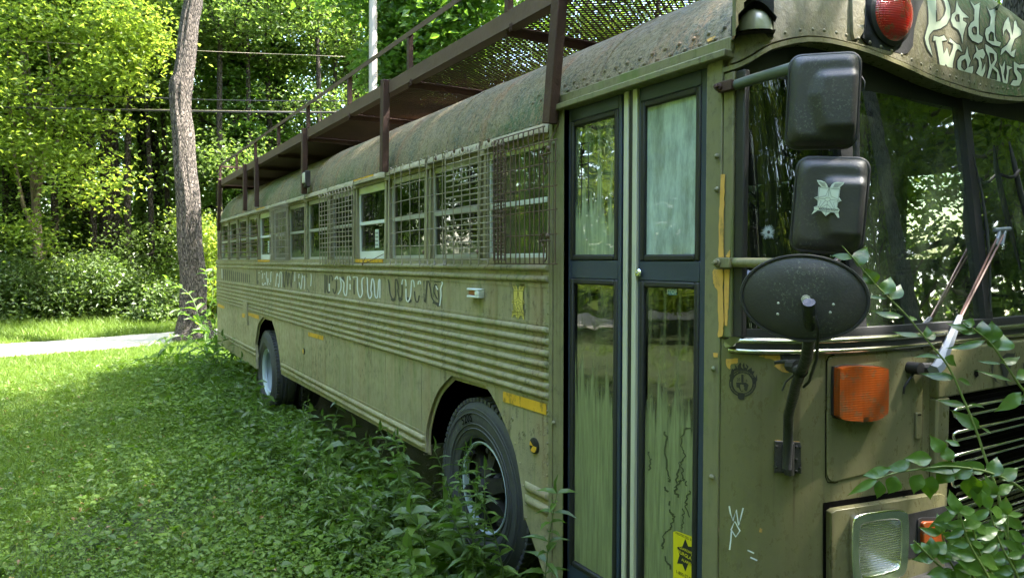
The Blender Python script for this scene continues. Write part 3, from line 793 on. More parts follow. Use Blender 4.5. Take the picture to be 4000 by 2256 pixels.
# frames and gaskets of the glass
def vstrip(u0, u1, i0, mat, name, th=.03, z0=1.535, z1=2.62, parent=bus):
    m = MB(); zz = [z0+(z1-z0)*k/6 for k in range(7)]
    A = [[Vector((gx_(z, u, i0), YC-(HW-.015-lean(z))*u, z)) for u in (u0, (u0+u1)/2, u1)] for z in zz]
    B = [[Vector((gx_(z, u, i0+th), YC-(HW-.015-lean(z)-th*.3)*u, z)) for u in (u0, (u0+u1)/2, u1)] for z in zz]
    rows = [[a[0], a[1], a[2], b[2], b[0], a[0]] for a, b in zip(A, B)]
    m.grid(rows); return m.build(name, mat, parent, smooth=50)
vstrip(ud+.028, ud-.02, .010, M['rubber'], 'windshield_divider')
vstrip(-ud-.028, -ud+.02, .010, M['rubber'], 'windshield_divider')
vstrip(.020, -.026, .008, M['rubber'], 'windshield_divider')
mb = MB()
for px0, px1, xt in ((2822, 2846, 0),):
    a, b = XS+.0, X(2846); mb.box2((XS, -.004, 1.535), (XS+.045, .03, 2.44))
P('corner_post', mb, M['post'], bevel=.005)
mb = MB(); mb.box2((XS, 2.42, 1.535), (XS+.045, 2.44, 2.44)); P('corner_post', mb, M['post'])
for sgn in (1, -1):
    g = MB(); p0 = [Vector((XS+.05, YC-(HW-.012)*sgn, z)) for z in (1.54, 2.60)]
    g.box2((XS+.045, YC-sgn*(HW-.004), 1.54), (XS+.085, YC-sgn*(HW-.03), 2.44)); P('corner_gasket', g, M['rubber'], bevel=.006)
def hstrip(z0, z1, off, mat, name, uu=us, depth=.03):
    m = MB(); rows = []
    for z, o_ in ((z0, -depth), (z0, off), ((z0+z1)/2, off+.003), (z1, off), (z1, -depth)):
        rows.append([(XS+(xf(z)+o_-XS)*sup(u)+(.0), YC-(HW+min(0, o_)*.5-lean(z))*u, z) for u in uu])
    m.grid(rows); return m.build(name, mat, bus, smooth=50)
hstrip(1.533, 1.568, .002, M['rubber'], 'windshield_gasket')
hstrip(2.425, 2.64, -.030, M['rubber'], 'windshield_gasket', depth=.035)

# ---- front cap with brow
def zlow(u):
    a = abs(u)
    if u >= 0: pts = [(0, 2.475), (.25, 2.49), (.5, 2.53), (.7, 2.555), (.83, 2.555), (.93, 2.52), (1, 2.455)]
    else: pts = [(0, 2.475), (.25, 2.49), (.5, 2.53), (.7, 2.555), (.83, 2.555), (.93, 2.52), (1, 2.455)]
    for (a0, z0), (a1, z1) in zip(pts, pts[1:]):
        if a <= a1: i_ = [q[0] for q in pts].index(a0); P_ = [pts[max(0, min(len(pts)-1, i_+k))][1] for k in (-1, 0, 1, 2)]; t = (a-a0)/(a1-a0); return .5*(2*P_[1]+(P_[2]-P_[0])*t+(2*P_[0]-5*P_[1]+4*P_[2]-P_[3])*t*t+(-P_[0]+3*P_[1]-3*P_[2]+P_[3])*t**3)
    return pts[-1][1]
def capx(z): 
    t = (z-2.45)/.6; return -1.545 - .03*t - .20*max(0, t)**4
tt = [0, .02, .1, .2, .32, .45, .58, .7, .8, .88, .94, .98, 1]
uc = [1, .998, .993, .985, .97, .95, .93, .9, .87, .83, .79, .75, .7, .65, .6, .55, .5, .45, .4, .35, .3, .25, .2, .15, .1, .05, 0]; uc = uc+[-u for u in uc[-2::-1]]
mb = MB(); rows = []
for t in tt:
    r = []
    for u in uc:
        z = zlow(u)+(Z_TOP-.002-zlow(u))*t; z_ = max(z, zlow(u)); r.append((XS+(capx(z)-XS)*sup(u), YC-roofw(z)*u, z))
    rows.append(r)
inner = [(p[0]-.05*sup(u)-.0, YC+(p[1]-YC)*.97, p[2]+.004) for p, u in zip(rows[0], uc)]
mb.grid([inner]+rows)
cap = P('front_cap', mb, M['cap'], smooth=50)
bc = BVHTree.FromPolygons([Vector(v) for v in mb.v], mb.f)
CS = bvhS(bc, lambda px, py: (onX(px, py, -1.55), Vector((1, 0, 0))))
def Pc(name, loops, off, th, mat, step=None, holes=(), parent=None, bevel=None, smooth=35, **kw):
    return patch(loops, CS, off, th, step, holes).build(name, mat, parent or cap, smooth=smooth, bevel=bevel, **kw)
# raised brow rim
lowe = [(2852,272),(2900,240),(2960,208),(3030,180),(3100,164),(3170,166),(3250,182),(3332,204),(3500,252),(3660,296),(3830,352),(4060,430)]
uppe = [(4060,372),(3900,325),(3700,268),(3500,216),(3330,172),(3250,156),(3180,128),(3125,92),(3100,45),(3094,0),(3094,-60),(2862,-60)]
def prj(p):
    d = Vector(p)-CAM; z = d.dot(FWD); return 2000+FPX*d.dot(RGT)/z, 1128-FPX*d.dot(UPV)/z
ml = [prj(p) for p, u in zip(rows[1], uc) if u > -.35 and u <= .998]; ml = [q for q in ml if q[0] > 2846 and q[0] < 4080]
RIM = patch([ml+uppe], CS, .0, .014, 22)
lip = MB(); L = []
for k_, (p, u) in enumerate(zip(rows[0], uc)):
    a_, b_ = Vector(rows[0][max(0, k_-1)]), Vector(rows[0][min(len(uc)-1, k_+1)]); t_ = b_-a_; n = Vector((t_.y, -t_.x, 0)).normalized(); L.append((Vector(p), n if n.x > -.01 else -n))
rows = [[p+n*.004 for p, n in L], [p+n*.022+Vector((0, 0, .004)) for p, n in L], [p+n*.024-Vector((0, 0, .012)) for p, n in L], [p-n*.05-Vector((0, 0, .010)) for p, n in L]]
lip.grid(rows); P('brow_lip', lip, M['front'], cap, smooth=60)
mb = RIM
for px, py in smooth_poly([(q[0], q[1]-24) for q in ml], 4, False):
    p, n = CS(px, py); lastp = globals().get('lastp'); 
    if lastp is None or (p-lastp).length > .045: mb.dome(p+n*.0125, n, .0072, n=7); lastp = p
P('brow_rim', mb, M['cap'], cap, smooth=45)
# warning lamp in black surround
Pc('lamp_surround', [[(3372,-60),(3372,100),(3360,150),(3395,190),(3520,216),(3540,210),(3556,185),(3562,120),(3580,50),(3602,0),(3604,-60)]], .002, .008, M['rubber'], 30, bevel=.004)
Pc('blank_lamp_panel', [[(3320,-60),(3318,20),(3320,130),(3326,160),(3350,150),(3362,130),(3368,60),(3370,-60)]], .001, .012, M['cap'], 30, bevel=.004)
lc, ln = CS(3456, 62); ln = Vector((1, -.10, -.08)).normalized()
mb = MB(); mb.lathe(lc+ln*.008, ln, [(.112, 0), (.112, .022), (.098, .030)], 40, ref=(0, 0, 1)); P('warning_lamp_rim', mb, M['rubber'], cap, smooth=40)
mb = MB(); mb.lathe(lc+ln*.022, ln, [(.103, 0), (.100, .014), (.085, .030), (.06, .040), (.03, .046), (.001, .048)], 40, ref=(0, 0, 1)); P('warning_lamp', mb, M['red'], cap, smooth=60)
# lettering
DL = {}
sc_ = .2477
def cx_(l): return [(3560+x*sc_, y*sc_) for x, y in l]
letters = [
 ([(225,-130),(260,200),(262,380),(222,520),(202,600),(225,700),(262,790),(325,890),(300,790),(268,690),(258,620),(280,545),(335,485),(450,455),(545,390),(600,280),(606,160),(575,40),(520,-60),(420,-130)], [[(375,-80),(385,200),(385,352),(440,322),(500,250),(528,150),(505,50),(440,-60)]]),
 ([(708,10),(735,110),(790,190),(900,285),(805,285),(800,330),(868,375),(840,440),(808,560),(795,690),(775,560),(735,480),(650,420),(615,330),(628,240),(685,190)], [[(738,235),(700,245),(678,290),(700,345),(742,352)]]),
 ([(912,10),(985,95),(1080,45),(1065,150),(1052,300),(1055,550),(1118,590),(1105,660),(1050,690),(950,645),(893,560),(888,450),(930,370),(982,330),(988,160)], [[(985,430),(950,450),(948,500),(970,545),(1015,550),(1015,440)]]),
 ([(1178,105),(1225,175),(1310,150),(1395,50),(1335,165),(1308,300),(1302,560),(1335,650),(1408,680),(1385,740),(1270,715),(1180,650),(1152,540),(1168,460),(1228,420),(1245,280),(1215,190)], [[(1245,510),(1212,560),(1215,640),(1285,655),(1280,530)]]),
 ([(1440,570),(1432,470),(1460,370),(1520,270),(1550,400),(1582,570),(1605,440),(1612,350),(1640,330),(1665,430),(1730,485),(1715,560),(1620,620),(1575,740),(1555,830),(1635,780),(1610,910),(1560,885),(1480,795),(1395,880),(1415,780),(1500,715),(1555,620),(1545,540),(1490,460),(1455,500)], []),
 ([(335,650),(345,570),(430,590),(505,565),(550,638),(470,655),(500,860),(552,755),(590,905),(640,790),(655,700),(585,660),(600,610),(700,700),(755,720),(795,830),(720,775),(690,810),(645,1000),(632,1175),(590,1105),(530,1010),(490,1115),(448,1080),(428,950),(400,780),(372,640)], []),
 ([(872,730),(892,880),(925,960),(885,1070),(965,1045),(965,1120),(935,1200),(850,1205),(755,1155),(715,1060),(718,960),(768,890),(840,868)], [[(835,935),(785,975),(780,1060),(822,1115),(862,1070),(850,980)]]),
 ([(998,710),(1050,800),(1120,775),(1158,860),(1125,935),(1072,905),(1100,1000),(1098,1130),(1155,1000),(1155,1120),(1112,1220),(1050,1185),(1012,1155),(1060,1050),(1048,950),(1000,905),(965,945),(978,880),(1020,820)], []),
 ([(1155,700),(1260,765),(1335,850),(1340,950),(1295,1050),(1355,1110),(1395,1250),(1395,1345),(1165,1320),(1195,1180),(1225,1050),(1208,900),(1165,800)], [[(1222,840),(1235,930),(1250,1020),(1292,950),(1282,860)], [(1270,1085),(1225,1235),(1332,1262),(1332,1150)]]),
 ([(1368,990),(1420,1062),(1465,960),(1462,1080),(1442,1180),(1470,1290),(1500,1150),(1492,1035),(1585,1070),(1530,1105),(1512,1280),(1490,1380),(1438,1330),(1418,1200),(1398,1080)], []),
 ([(1605,975),(1690,1030),(1775,1015),(1778,1085),(1700,1085),(1660,1065),(1652,1105),(1722,1180),(1735,1260),(1690,1355),(1600,1362),(1572,1410),(1545,1350),(1598,1270),(1658,1272),(1660,1225),(1608,1130)], [])]
mbF, mbO = MB(), MB()
for outer, holes in letters:
    o_ = cx_(outer); hs = [cx_(h) for h in holes]
    patch([o_], CS, .0025, 0, 20, holes=hs, mb=mbF)
    stroke_quads([o_+[o_[0]]], 9, CS, .0018, mbO)
    for h in hs: stroke_quads([h+[h[0]]], 4.5, CS, .0032, mbO)
    c = Vector((sum(p[0] for p in o_)/len(o_), sum(p[1] for p in o_)/len(o_)))
P('lettering_outline', mbO, M['ink'], cap, smooth=0); P('lettering', mbF, M['letter'], cap, smooth=0)
# corner clearance lamp with hood
lp_, lnm = CS(2944, 84); lnm = Vector((.70, -.71, -.02)).normalized(); lp_ = lp_+lnm*.012
tz = Vector((0, 0, 1)); sx = tz.cross(lnm).normalized(); tz = lnm.cross(sx)
MX = Matrix((sx, tz, lnm)).transposed()
mb = MB()
mb.box(lp_+lnm*.004, (.125, .13, .016), MX)
arc = [(-.068+.136*k/10, -.01+.062*math.sin(math.pi*k/10)) for k in range(11)]
mb.grid([[lp_+MX@Vector((a, b, d)) for a, b in arc] for d in (.0, .055)]+[[lp_+MX@Vector((a, b-.004, d)) for a, b in arc] for d in (.055, 0)])
mb.grid([[lp_+MX@Vector((a, -.050, d)) for a in (-.066, .066)] for d in (0, .05)])
hd = P('clearance_lamp_hood', mb, M['hub'], cap, smooth=40)
mb = MB(); rows = []
for i in range(9):
    a = math.pi*i/8; rows.append([lp_+MX@Vector((.060*math.cos(a)*c, -.046+.078*math.sin(a)*c, .012+d)) for c, d in ((1, 0), (.97, .02), (.8, .038), (.45, .048), (.02, .052))])
mb.grid(rows); P('clearance_lamp', mb, simple('foggy_lamp_lens', (.36, .37, .27), .22, 0, .3, 18, .1, coat=.6), cap, smooth=60)

# ---- peeled paint, stickers and graffiti on the side and front
def jag(poly, amt, seed=1, n=4):
    r = random.Random(seed); out = []
    for i in range(len(poly)):
        a, c = poly[i], poly[(i+1) % len(poly)]
        for k in range(n): t = k/n; out.append((a[0]+(c[0]-a[0])*t+r.uniform(-amt, amt), a[1]+(c[1]-a[1])*t+r.uniform(-amt, amt)))
    return out
mb = MB()
c5 = lambda l: [(2100+x*.4473, 600+y*.4473) for x, y in l]
for pl in [jag(c5([(1602,180),(1637,182),(1628,500),(1625,905),(1580,905),(1588,500)]), 1.5, 1, 6), jag(c5([(1533,1010),(1620,1010),(1622,1250),(1625,1453),(1615,1590),(1575,1600),(1580,1453),(1570,1200),(1538,1130)]), 2.2, 2, 6)]: P('peeled_yellow_patch', patch([pl], sideS(-.0075), .0, .001, None), M['peel'], smooth=0)
S4 = sideS(-.0055)
mb = MB()
for pl in [jag(c5([(1632,1010),(1676,1012),(1668,1300),(1655,1500),(1632,1500)]), 1.5, 3, 5), jag(c5([(1645,900),(1680,835),(1680,905)]), 1.5, 4, 3)]: P('peeled_yellow_patch', patch([pl], S4, .0, .001, None), M['peel'], smooth=0)
c7 = lambda l: [(2700+x*.7269, 1200+y*.7269) for x, y in l]
mb = MB()
for pl in [jag(c7(p), 1.6, 5+i, 4) for i, p in enumerate(([(188,275),(250,272),(252,298),(215,305),(208,330),(190,315)], [(360,258),(475,250),(478,285),(535,320),(520,350),(490,345),(445,315),(470,290),(400,272)], [(368,1185),(384,1188),(380,1208),(366,1206)], [(448,710),(480,712),(470,724),(450,724)], [(550,716),(585,720),(580,728),(552,726)]))]: P('peeled_yellow_patch', patch([pl], FS, .0006, .0006, None), M['peel'], front, smooth=0)
mb = MB(); patch([jag(c7([(118,243),(146,245),(144,268),(122,266)]), 1.2, 11, 3)], sideS(-.0075), 0, .001, None, mb=mb); patch([jag([(2757,285+k*0),(2795,270),(2793,292),(2762,305)], 1.5, 12, 3)], CS, .015, .001, None, mb=mb) if 0 else None
P('peeled_yellow_patch', mb, M['peel'], smooth=0)
mb = MB()
patch([jag([(2763,158),(2797,142),(2795,155),(2768,166)], 1.2, 12, 3)], bvhS(BVHTree.FromPolygons([Vector(v) for v in [p for r in [roof_row(x) for x in (XS-1.5, XS)] for p in r]], [(i, i+1, i+1+27, i+27) for i in range(26)]), S0), .004, 0, None, mb=mb)
P('peeled_yellow_patch', mb, M['peel'], smooth=0)
# yellow reflective tape
YTP = []
YTP.append(mb := MB()); patch([[(1968,1527),(2137,1577),(2136,1619),(1967,1566)]], S0, .003, .0015, None, mb=mb)
YTP.append(mb := MB()); patch([[(966,1218),(1012,1231),(1012,1247),(966,1229)]], S0, .003, .0015, None, mb=mb); YTP.append(mb := MB()); patch([[(1206,1296),(1264,1311),(1264,1328),(1206,1311)]], S0, .003, .0015, None, mb=mb)
YTP.append(mb := MB()); patch([[(851,1184),(878,1196),(876,1206),(851,1196)]], S0, .003, .0015, None, mb=mb); YTP.append(mb := MB()); patch([[(953,1222),(964,1224),(964,1240),(953,1238)]], S0, .024, .0015, None, mb=mb)
for mb in YTP: P('yellow_tape', mb, M['yellow'], smooth=0)
for px, py, r in ((2089, 1739, .040), (1188, 1371, .032)):
    c = onY(px, py, -.001); mb = MB(); mb.lathe(c, (0, -1, 0), [(r, 0), (r, .006), (r*.85, .009), (.001, .010)], 24); rf = P('reflector', mb, M['hub'], smooth=40)
    mb = MB()
    for k in (3, 5, 6, 7) if r > .035 else (1, 2, 3, 4, 5, 6, 7, 0):
        a0, a1 = R_(45*k+4), R_(45*k+47); mb.add([(c.x, -.0125, c.z)] + [(c.x+.8*r*math.cos(a0+(a1-a0)*q/4), -.0125, c.z+.8*r*math.sin(a0+(a1-a0)*q/4)) for q in range(5)], [(0, 1, 2, 3, 4, 5)])
    mb.build('reflector_lens', M['yellow'], rf, smooth=0)
# side marker lamp
a, b = onY(1846, 1124, 0), onY(1893, 1164, 0); mb = MB()
mb.box2((a.x, -.010, b.z), (b.x, .0, a.z)); mb.box2((a.x, -.04, a.z-.012), (b.x, -.0, a.z)); mb.box2((a.x, -.04, b.z), (b.x, 0, b.z+.012)); mb.box2((b.x-.045, -.04, b.z+.012), (b.x, 0, a.z-.012))
sm = P('side_marker', mb, M['white'], bevel=.004)
mb = MB(); mb.box2((a.x+.012, -.035, b.z+.013), (b.x-.046, -.005, a.z-.013)); P('lens', mb, M['amber'], sm, bevel=.006)
# round bullet marks near the wheel
mb = MB()
for px, py in ((2001, 1636), (2044, 1690)): 
    c = onY(px, py, -.001); mb.lathe(c, (0, -1, 0), [(.012, 0), (.010, .003), (.007, .003), (.006, 0)], 12)
P('bullet_dent', mb, M['post'])
# shield badges
def badge(loops_fn, surf, off, parent, fillm, linem, banner, scale_lw):
    f = loops_fn
    outl = [(160,185),(215,190),(270,225),(300,290),(322,385),(345,385),(365,290),(395,225),(440,200),(532,195),(520,260),(480,350),(485,395),(480,640),(518,745),(475,790),(470,940),(505,1010),(492,1100),(512,1245),(490,1245),(440,1110),(388,1105),(325,1222),(262,1090),(210,1080),(135,1205),(165,1070),(155,975),(205,940),(195,780),(148,710),(195,660),(192,385),(235,385),(190,300)]
    b = patch([f(outl)], surf, off, 0, None).build('badge', fillm, parent, smooth=0)
    lines = [[(335,395),(300,635),(155,715),(245,795),(215,985)], [(335,395),(375,635),(510,745),(410,815),(445,1000)], [(335,395),(335,640)], [(155,715),(300,725)], [(365,735),(510,745)], [(300,780),(235,985)], [(330,790),(330,870),(260,985)], [(330,870),(400,1000)], [(360,770),(430,1000)], [(330,870),(325,1210)],
             [(205,400),(200,940)], [(478,400),(465,960)], [(160,975),(500,1015),(490,1110),(160,1070),(160,975)], [(205,400),(265,410),(335,398),(410,410),(478,400)], [(290,730),(310,680),(340,672),(365,700),(362,760),(335,790),(305,780),(290,730)]]
    for k in range(5): lines.append([(180+k*14, 225+k*30), (275+k*4, 255+k*28)]); lines.append([(510-k*14, 228+k*30), (405-k*5, 262+k*27)])
    stroke_quads([f(l) for l in lines], scale_lw, surf, off+.0008, m := MB()); m.build('badge_lines', linem, parent, smooth=0)
    return b
fb = lambda l: [(1980+x*.1377, 1080+y*.1377) for x, y in l]
badge(fb, S0, .0035, bus, M['gold'], M['brownink'], '', 1.5)
side_text('MAIN FORCE PATROL', 2025, 1223, .0145, -.006, M['brownink'], bus, .92, -1)
# graffiti on the flat strip
g3 = lambda l: [(1240+x*.2019, 1040+y*.2019) for x, y in l]; g2 = lambda l: [(860+x*.1941, 1020+y*.1941) for x, y in l]
W3 = [[(345,250),(385,190),(400,250)],[(440,205),(465,330),(455,450),(405,540)],[(450,230),(520,320),(515,480),(550,570),(575,500),(585,300),(590,190),(630,200),(640,260)],[(638,340),(640,450)],[(690,215),(770,200),(780,300),(785,470),(830,600),(875,520),(870,400),(875,240),(960,200),(975,330),(980,500),(1015,620),(1055,560),(1050,480)],[(1040,480),(1055,300),(1075,235),(1105,330),(1120,560),(1165,600),(1185,400),(1190,300),(1215,260),(1215,610)],[(1640,350),(1660,250),(1710,260),(1725,380)],[(1722,430),(1725,620),(1760,680),(1810,560),(1830,280),(1870,290),(1885,400)],[(1955,350),(1965,290),(2000,290),(2000,340)],[(2300,375),(2335,450)],[(2405,270),(2425,330),(2395,420),(2400,560),(2372,760)],[(235,330),(238,480)]]
D3 = [[(150,160),(150,520)],[(190,180),(190,440),(230,510),(240,300),(250,160),(290,200),(295,280)],[(305,430),(335,530),(365,450),(370,270)],[(715,260),(710,420),(720,540)],[(1370,250),(1390,330),(1410,520),(1470,640),(1515,560),(1510,330),(1530,220),(1570,400),(1560,480),(1600,640),(1640,560),(1640,350)],[(1885,480),(1900,640),(1945,690),(1975,560)],[(2150,260),(2190,420),(2220,600),(2290,700),(2360,770),(2340,480),(2290,340),(2260,480),(2330,640)],[(2060,250),(2050,500),(2090,700),(2120,400),(2130,260)]]
B3 = [[(1440,620),(1470,650),(1505,620)],[(1590,600),(1605,660),(1630,610)],[(1740,600),(1790,690),(1800,640)],[(2265,280),(2400,280)],[(490,200),(510,290)],[(2240,690),(2350,730)]]
W2 = [[(40,150),(45,340)],[(775,230),(805,230)],[(838,190),(845,215)],[(862,240),(855,350)],[(900,240),(908,268)],[(945,205),(935,330)],[(858,430),(870,485),(918,430),(925,470)],[(945,330),(965,480)],[(972,340),(975,430)],[(1030,210),(1025,420)],[(1050,210),(1035,220)],[(1125,500),(1150,240),(1172,300)],[(1175,450),(1190,520),(1215,230),(1250,260),(1245,520)],[(1515,215),(1508,400)],[(1590,340),(1595,250),(1605,280)],[(1600,420),(1635,565),(1660,300),(1650,240),(1680,330)],[(1705,290),(1715,420),(1700,560)],[(1835,250),(1845,330),(1832,500)],[(1000,440),(1012,470)]]
D2 = [[(70+40*k+(5 if k % 2 else 0), 160+8*k), (75+40*k, 380+4*k)] for k in range(14)]+[[(745,170),(750,460)],[(770,380),(765,460)]]+[[(1270,220),(1290,500),(1310,480),(1330,210),(1345,240),(1365,510),(1390,220),(1420,400),(1435,520),(1460,210),(1475,260)],[(1550,340),(1565,540)],[(1740,260),(1760,330)],[(1770,550),(1790,610),(1815,600)]]
mw, mg = MB(), MB(); rg = random.Random(2)
def smq(L, f, w_, mb_, off):
    for p in L: stroke_quads([smooth_poly(f(p), 3, False)], w_, S0, off, mb_)
smq(D3, g3, 4.6, mg, .0026); smq(B3, g3, 10, mg, .0023); smq(W3, g3, 4.6, mw, .0032)
smq(D2, g2, 2.6, mg, .0042); smq(W2, g2, 2.8, mw, .0048)
P('dripped_graffiti', mw, M['whitepaint'], smooth=0); P('dripped_graffiti', mg, M['greypaint'], smooth=0)
# W over diamond scratched in white on the corner
mb = MB(); stroke_quads([c7(l) for l in ([(205,1065),(212,1105),(225,1145),(243,1085),(255,1168),(268,1120),(280,1075)], [(235,1147),(262,1198),(240,1230),(215,1192),(235,1147)], [(217,1200),(213,1250),(207,1300)], [(303,1302),(338,1318)], [(318,1340),(355,1357)])], 5.5, FS, .0012, mb)
P('chalk_mark', mb, M['whitepaint'], front, smooth=0)
# flaming helmet emblem
e4 = lambda l: [(2820+x*.1514, 1380+y*.1514) for x, y in l]
cxe, cye = 535, 760
ring = [(cxe+(350*math.cos(R_(a))), cye+(355*math.sin(R_(a)))) for a in range(0, 360, 15)]
ring_in = [(cxe+(255*math.cos(R_(a))), cye+(262*math.sin(R_(a)))) for a in range(0, 360, 15)]
flames = [[(230,520),(195,560),(215,640),(330,450),(420,420),(380,330),(330,270),(350,370),(300,410),(260,380)], [(400,420),(420,300),(470,230),(500,250),(495,350),(560,400),(530,300),(575,220),(590,350),(650,370),(610,255),(690,330),(640,440)], [(640,440),(700,400),(765,355),(775,450),(845,450),(800,560),(870,620),(905,520),(915,680),(860,760),(700,560)], [(415,1080),(480,1010),(560,1020),(590,1110),(570,1180),(480,1190),(420,1150)]]
mb = patch([e4(ring)], FS, .0012, 0, 18, holes=[e4(ring_in)])
for f in flames: patch([e4(f)], FS, .0015, 0, None, mb=mb)
for f in ([(370,740),(500,745),(620,740),(690,800),(650,960),(600,960),(560,900),(530,980),(480,960),(440,880),(380,860)], [(500,530),(560,540),(560,740),(500,740)]): patch([e4(f)], FS, .0016, 0, None, mb=mb)
P('emblem', mb, M['ink'], front, smooth=0)
mb = MB()
for f in ([(470,800),(500,790),(560,800),(590,860),(545,950),(500,960),(480,890)],): patch([e4(f)], FS, .002, 0, None, mb=mb)
P('emblem_mask', mb, M['front'], front, smooth=0)
mb = MB()
for q in ((435, 815), (600, 830)): patch([e4([(q[0]+38*math.cos(R_(a)), q[1]+42*math.sin(R_(a))) for a in range(0, 360, 30)])], FS, .0026, 0, None, mb=mb)
def front_text(txt, px, py, h, mat, off=.003, xs=1.0, arc=None, mbx=None):
    vs, fs = text_mesh(txt, 1.0); m = mbx or MB(); out = []
    for v in vs:
        if arc:
            r = arc[0]+v[1]*h*arc[2]; a = arc[1]+v[0]*h*xs/arc[0]*arc[2]; q = (px+r*math.cos(a), py+r*math.sin(a))
        else: q = (px+v[0]*h*xs, py-v[1]*h)
        p, n = FS(*q); out.append(p+n*off)
    m.add(out, fs); return m
front_text('20', 2820+435*.1514, 1380+670*.1514, 17, None, mbx=mb, xs=.8); front_text('16', 2820+620*.1514, 1380+695*.1514, 17, None, mbx=mb, xs=.8)
P('emblem_numerals', mb, M['ink'], front, smooth=0)
mb = MB(); ce = (2820+cxe*.1514, 1380+cye*.1514)
front_text('WHAT A LOVELY DAY', *ce, 8.5, None, .0028, 1.0, (46.0, R_(-90+8), 1), mb)
front_text('INDIANAPOLIS', *ce, 8.5, None, .0028, 1.05, (46.0, R_(42), -1), mb)
front_text('MAD MAX RUN', *ce, 8.0, None, .0028, 1.05, (46.0, R_(150), -1), mb)
P('emblem_lettering', mb, M['front'], front, smooth=0)
# horned skull stencil on the hood
k5 = lambda l: [(3200+x*.413, 1100+y*.413) for x, y in l]
mb = MB()
for f in ([(1620,690),(1650,700),(1690,665),(1760,670),(1775,655),(1760,720),(1720,740),(1730,800),(1700,870),(1690,940),(1720,970),(1690,975),(1660,900),(1650,820),(1630,790),(1640,740)], [(1550,760),(1570,750),(1560,850),(1600,930),(1650,960),(1580,930),(1548,860)], [(1840,750),(1860,770),(1865,850),(1830,920),(1790,950),(1830,880),(1850,820)]): patch([k5(f)], FS, .032, 0, None, mb=mb)
P('skull_stencil', mb, M['ink'], front, smooth=0)
# bullet star on the corner glass
mb = MB(); c = (3000, 907); star = []
for k in range(48): r = rnd.uniform(26, 36) if k % 2 else rnd.uniform(9, 20); a = R_(7.5*k); star.append((c[0]+r*math.cos(a), c[1]+r*math.sin(a)))
patch([star], WS, .004, 0, None, mb=mb); P('bullet_crack', mb, simple('crazed_glass', (.30, .36, .36), .3), cg, smooth=0)
mb = MB(); patch([[(c[0]+6*math.cos(R_(a)), c[1]+7*math.sin(R_(a))) for a in range(0, 360, 45)]], WS, .006, 0, None, mb=mb); P('bullet_hole', mb, M['ink'], cg, smooth=0)

# ---- bumper
mb = MB(); rows = []
for dx, z in ((0, .30), (.10, .30), (.14, .34), (.14, .60), (.11, .665), (0, .675)):
    rows.append([(XS+(xfl(.5)+dx-XS)*sup(u)+(dx*.3 if abs(u) > .99 else 0), YC-(HW+.02)*u, z) for u in us if abs(u) < .997])
mb.grid(rows); P('bumper', mb, M['plastic'], smooth=50)
mb = MB(); mb.box2((XR-.16, .1, .45), (XR-.02, 2.34, .68)); P('rear_bumper', mb, M['plastic'], bevel=.02)

# ---- rear wall, floor, ceiling, interior
mb = MB(); mb.box2((XR-.01, .02, .42), (XR+.02, 2.42, 1.80)); mb.box2((XR-.01, .02, Z_EAVE), (XR+.02, 2.42, 2.62))
for y in (.02, .75, 1.65, 2.30): mb.box2((XR-.01, y, 1.8), (XR+.02, y+.12, Z_EAVE))
P('rear_panel', mb, M['side'])
mb = MB(); mb.box2((XR+.02, .06, 1.115), (-2.85, 2.38, 1.15)); mb.box2((-2.85, .62, 1.115), (-1.95, 2.38, 1.15)); mb.box2((XR+.02, .05, 1.15), (-3.0, .055, 1.79)); mb.box2((XR+.02, 2.385, 1.12), (-1.9, 2.39, 1.5)); P('cabin_floor', mb, M['inside'], smooth=0)
mb = MB(); mb.grid([[(x, YC+(YC-p[1])*.96, p[2]-.05) for p in roof_row(0)] for x in (XR+.3, XS)]); P('ceiling', mb, M['inside'])
mb = MB()
for x in [XR+.9+.82*k for k in range(12)]:
    for y in (.12, 1.42):
        mb.box2((x, y, 1.30), (x+.42, y+.9, 1.42)); mb.box2((x-.08, y, 1.30), (x+.02, y+.9, 2.0)); mb.box2((x+.05, y+.1, .98), (x+.1, y+.2, 1.3))
P('bench_seats', mb, M['seat'], bevel=.03)
mb = MB(); mb.box2((-1.72, .35, 1.02), (-1.66, 2.30, 1.50)); mb.box2((-1.9, 1.35, 1.38), (-1.62, 2.32, 1.50)); P('dashboard', mb, M['seat'], bevel=.03)
sc0 = dep(3650, 1000, 3.55); sn = Vector((.35, -.05, -.94)).normalized(); su = sn.orthogonal().normalized(); sw = sn.cross(su)
mb = MB(); mb.tube([sc0+(su*math.cos(2*math.pi*k/36)+sw*math.sin(2*math.pi*k/36))*.24 for k in range(37)], .017, 8, False)
for a in (20, 140, 260): mb.tube([sc0+sn*.05, sc0+(su*math.cos(R_(a))+sw*math.sin(R_(a)))*.24], .014, 6)
mb.tube([sc0+sn*.02, sc0+sn*.5], .03, 10); P('steering_wheel', mb, M['rubber'], smooth=60)
mb = MB(); mb.box2((-2.75, 1.65, 1.25), (-2.3, 2.15, 1.37)); mb.box2((-2.82, 1.65, 1.3), (-2.70, 2.15, 2.0)); P('driver_seat', mb, M['seat'], bevel=.04)
mb = MB(); mb.tube([(-2.75, .16, .98), (-2.75, .16, 2.35)], .018, 8); mb.tube([(-1.95, .5, 1.0), (-1.95, .5, 1.6), (-1.8, .5, 1.9)], .016, 8); P('grab_pole', mb, M['alu'])
mb = MB(); mb.box2((-2.78, 0.06, 2.40), (XS, 2.38, 2.44)); P('cab_header', mb, M['dark'], smooth=0); mb = MB(); mb.box2((-2.0, .3, .2), (-1.9, 2.3, .98)); mb.box2((-2.74, .35, .15), (-1.8, .37, 1.0)); mb.box2((-2.78, .03, .17), (-1.80, .4, .20)); mb.box2((-2.78, .18, .20), (-1.80, .4, .48)); P('door_step', mb, M['dark'], smooth=0)
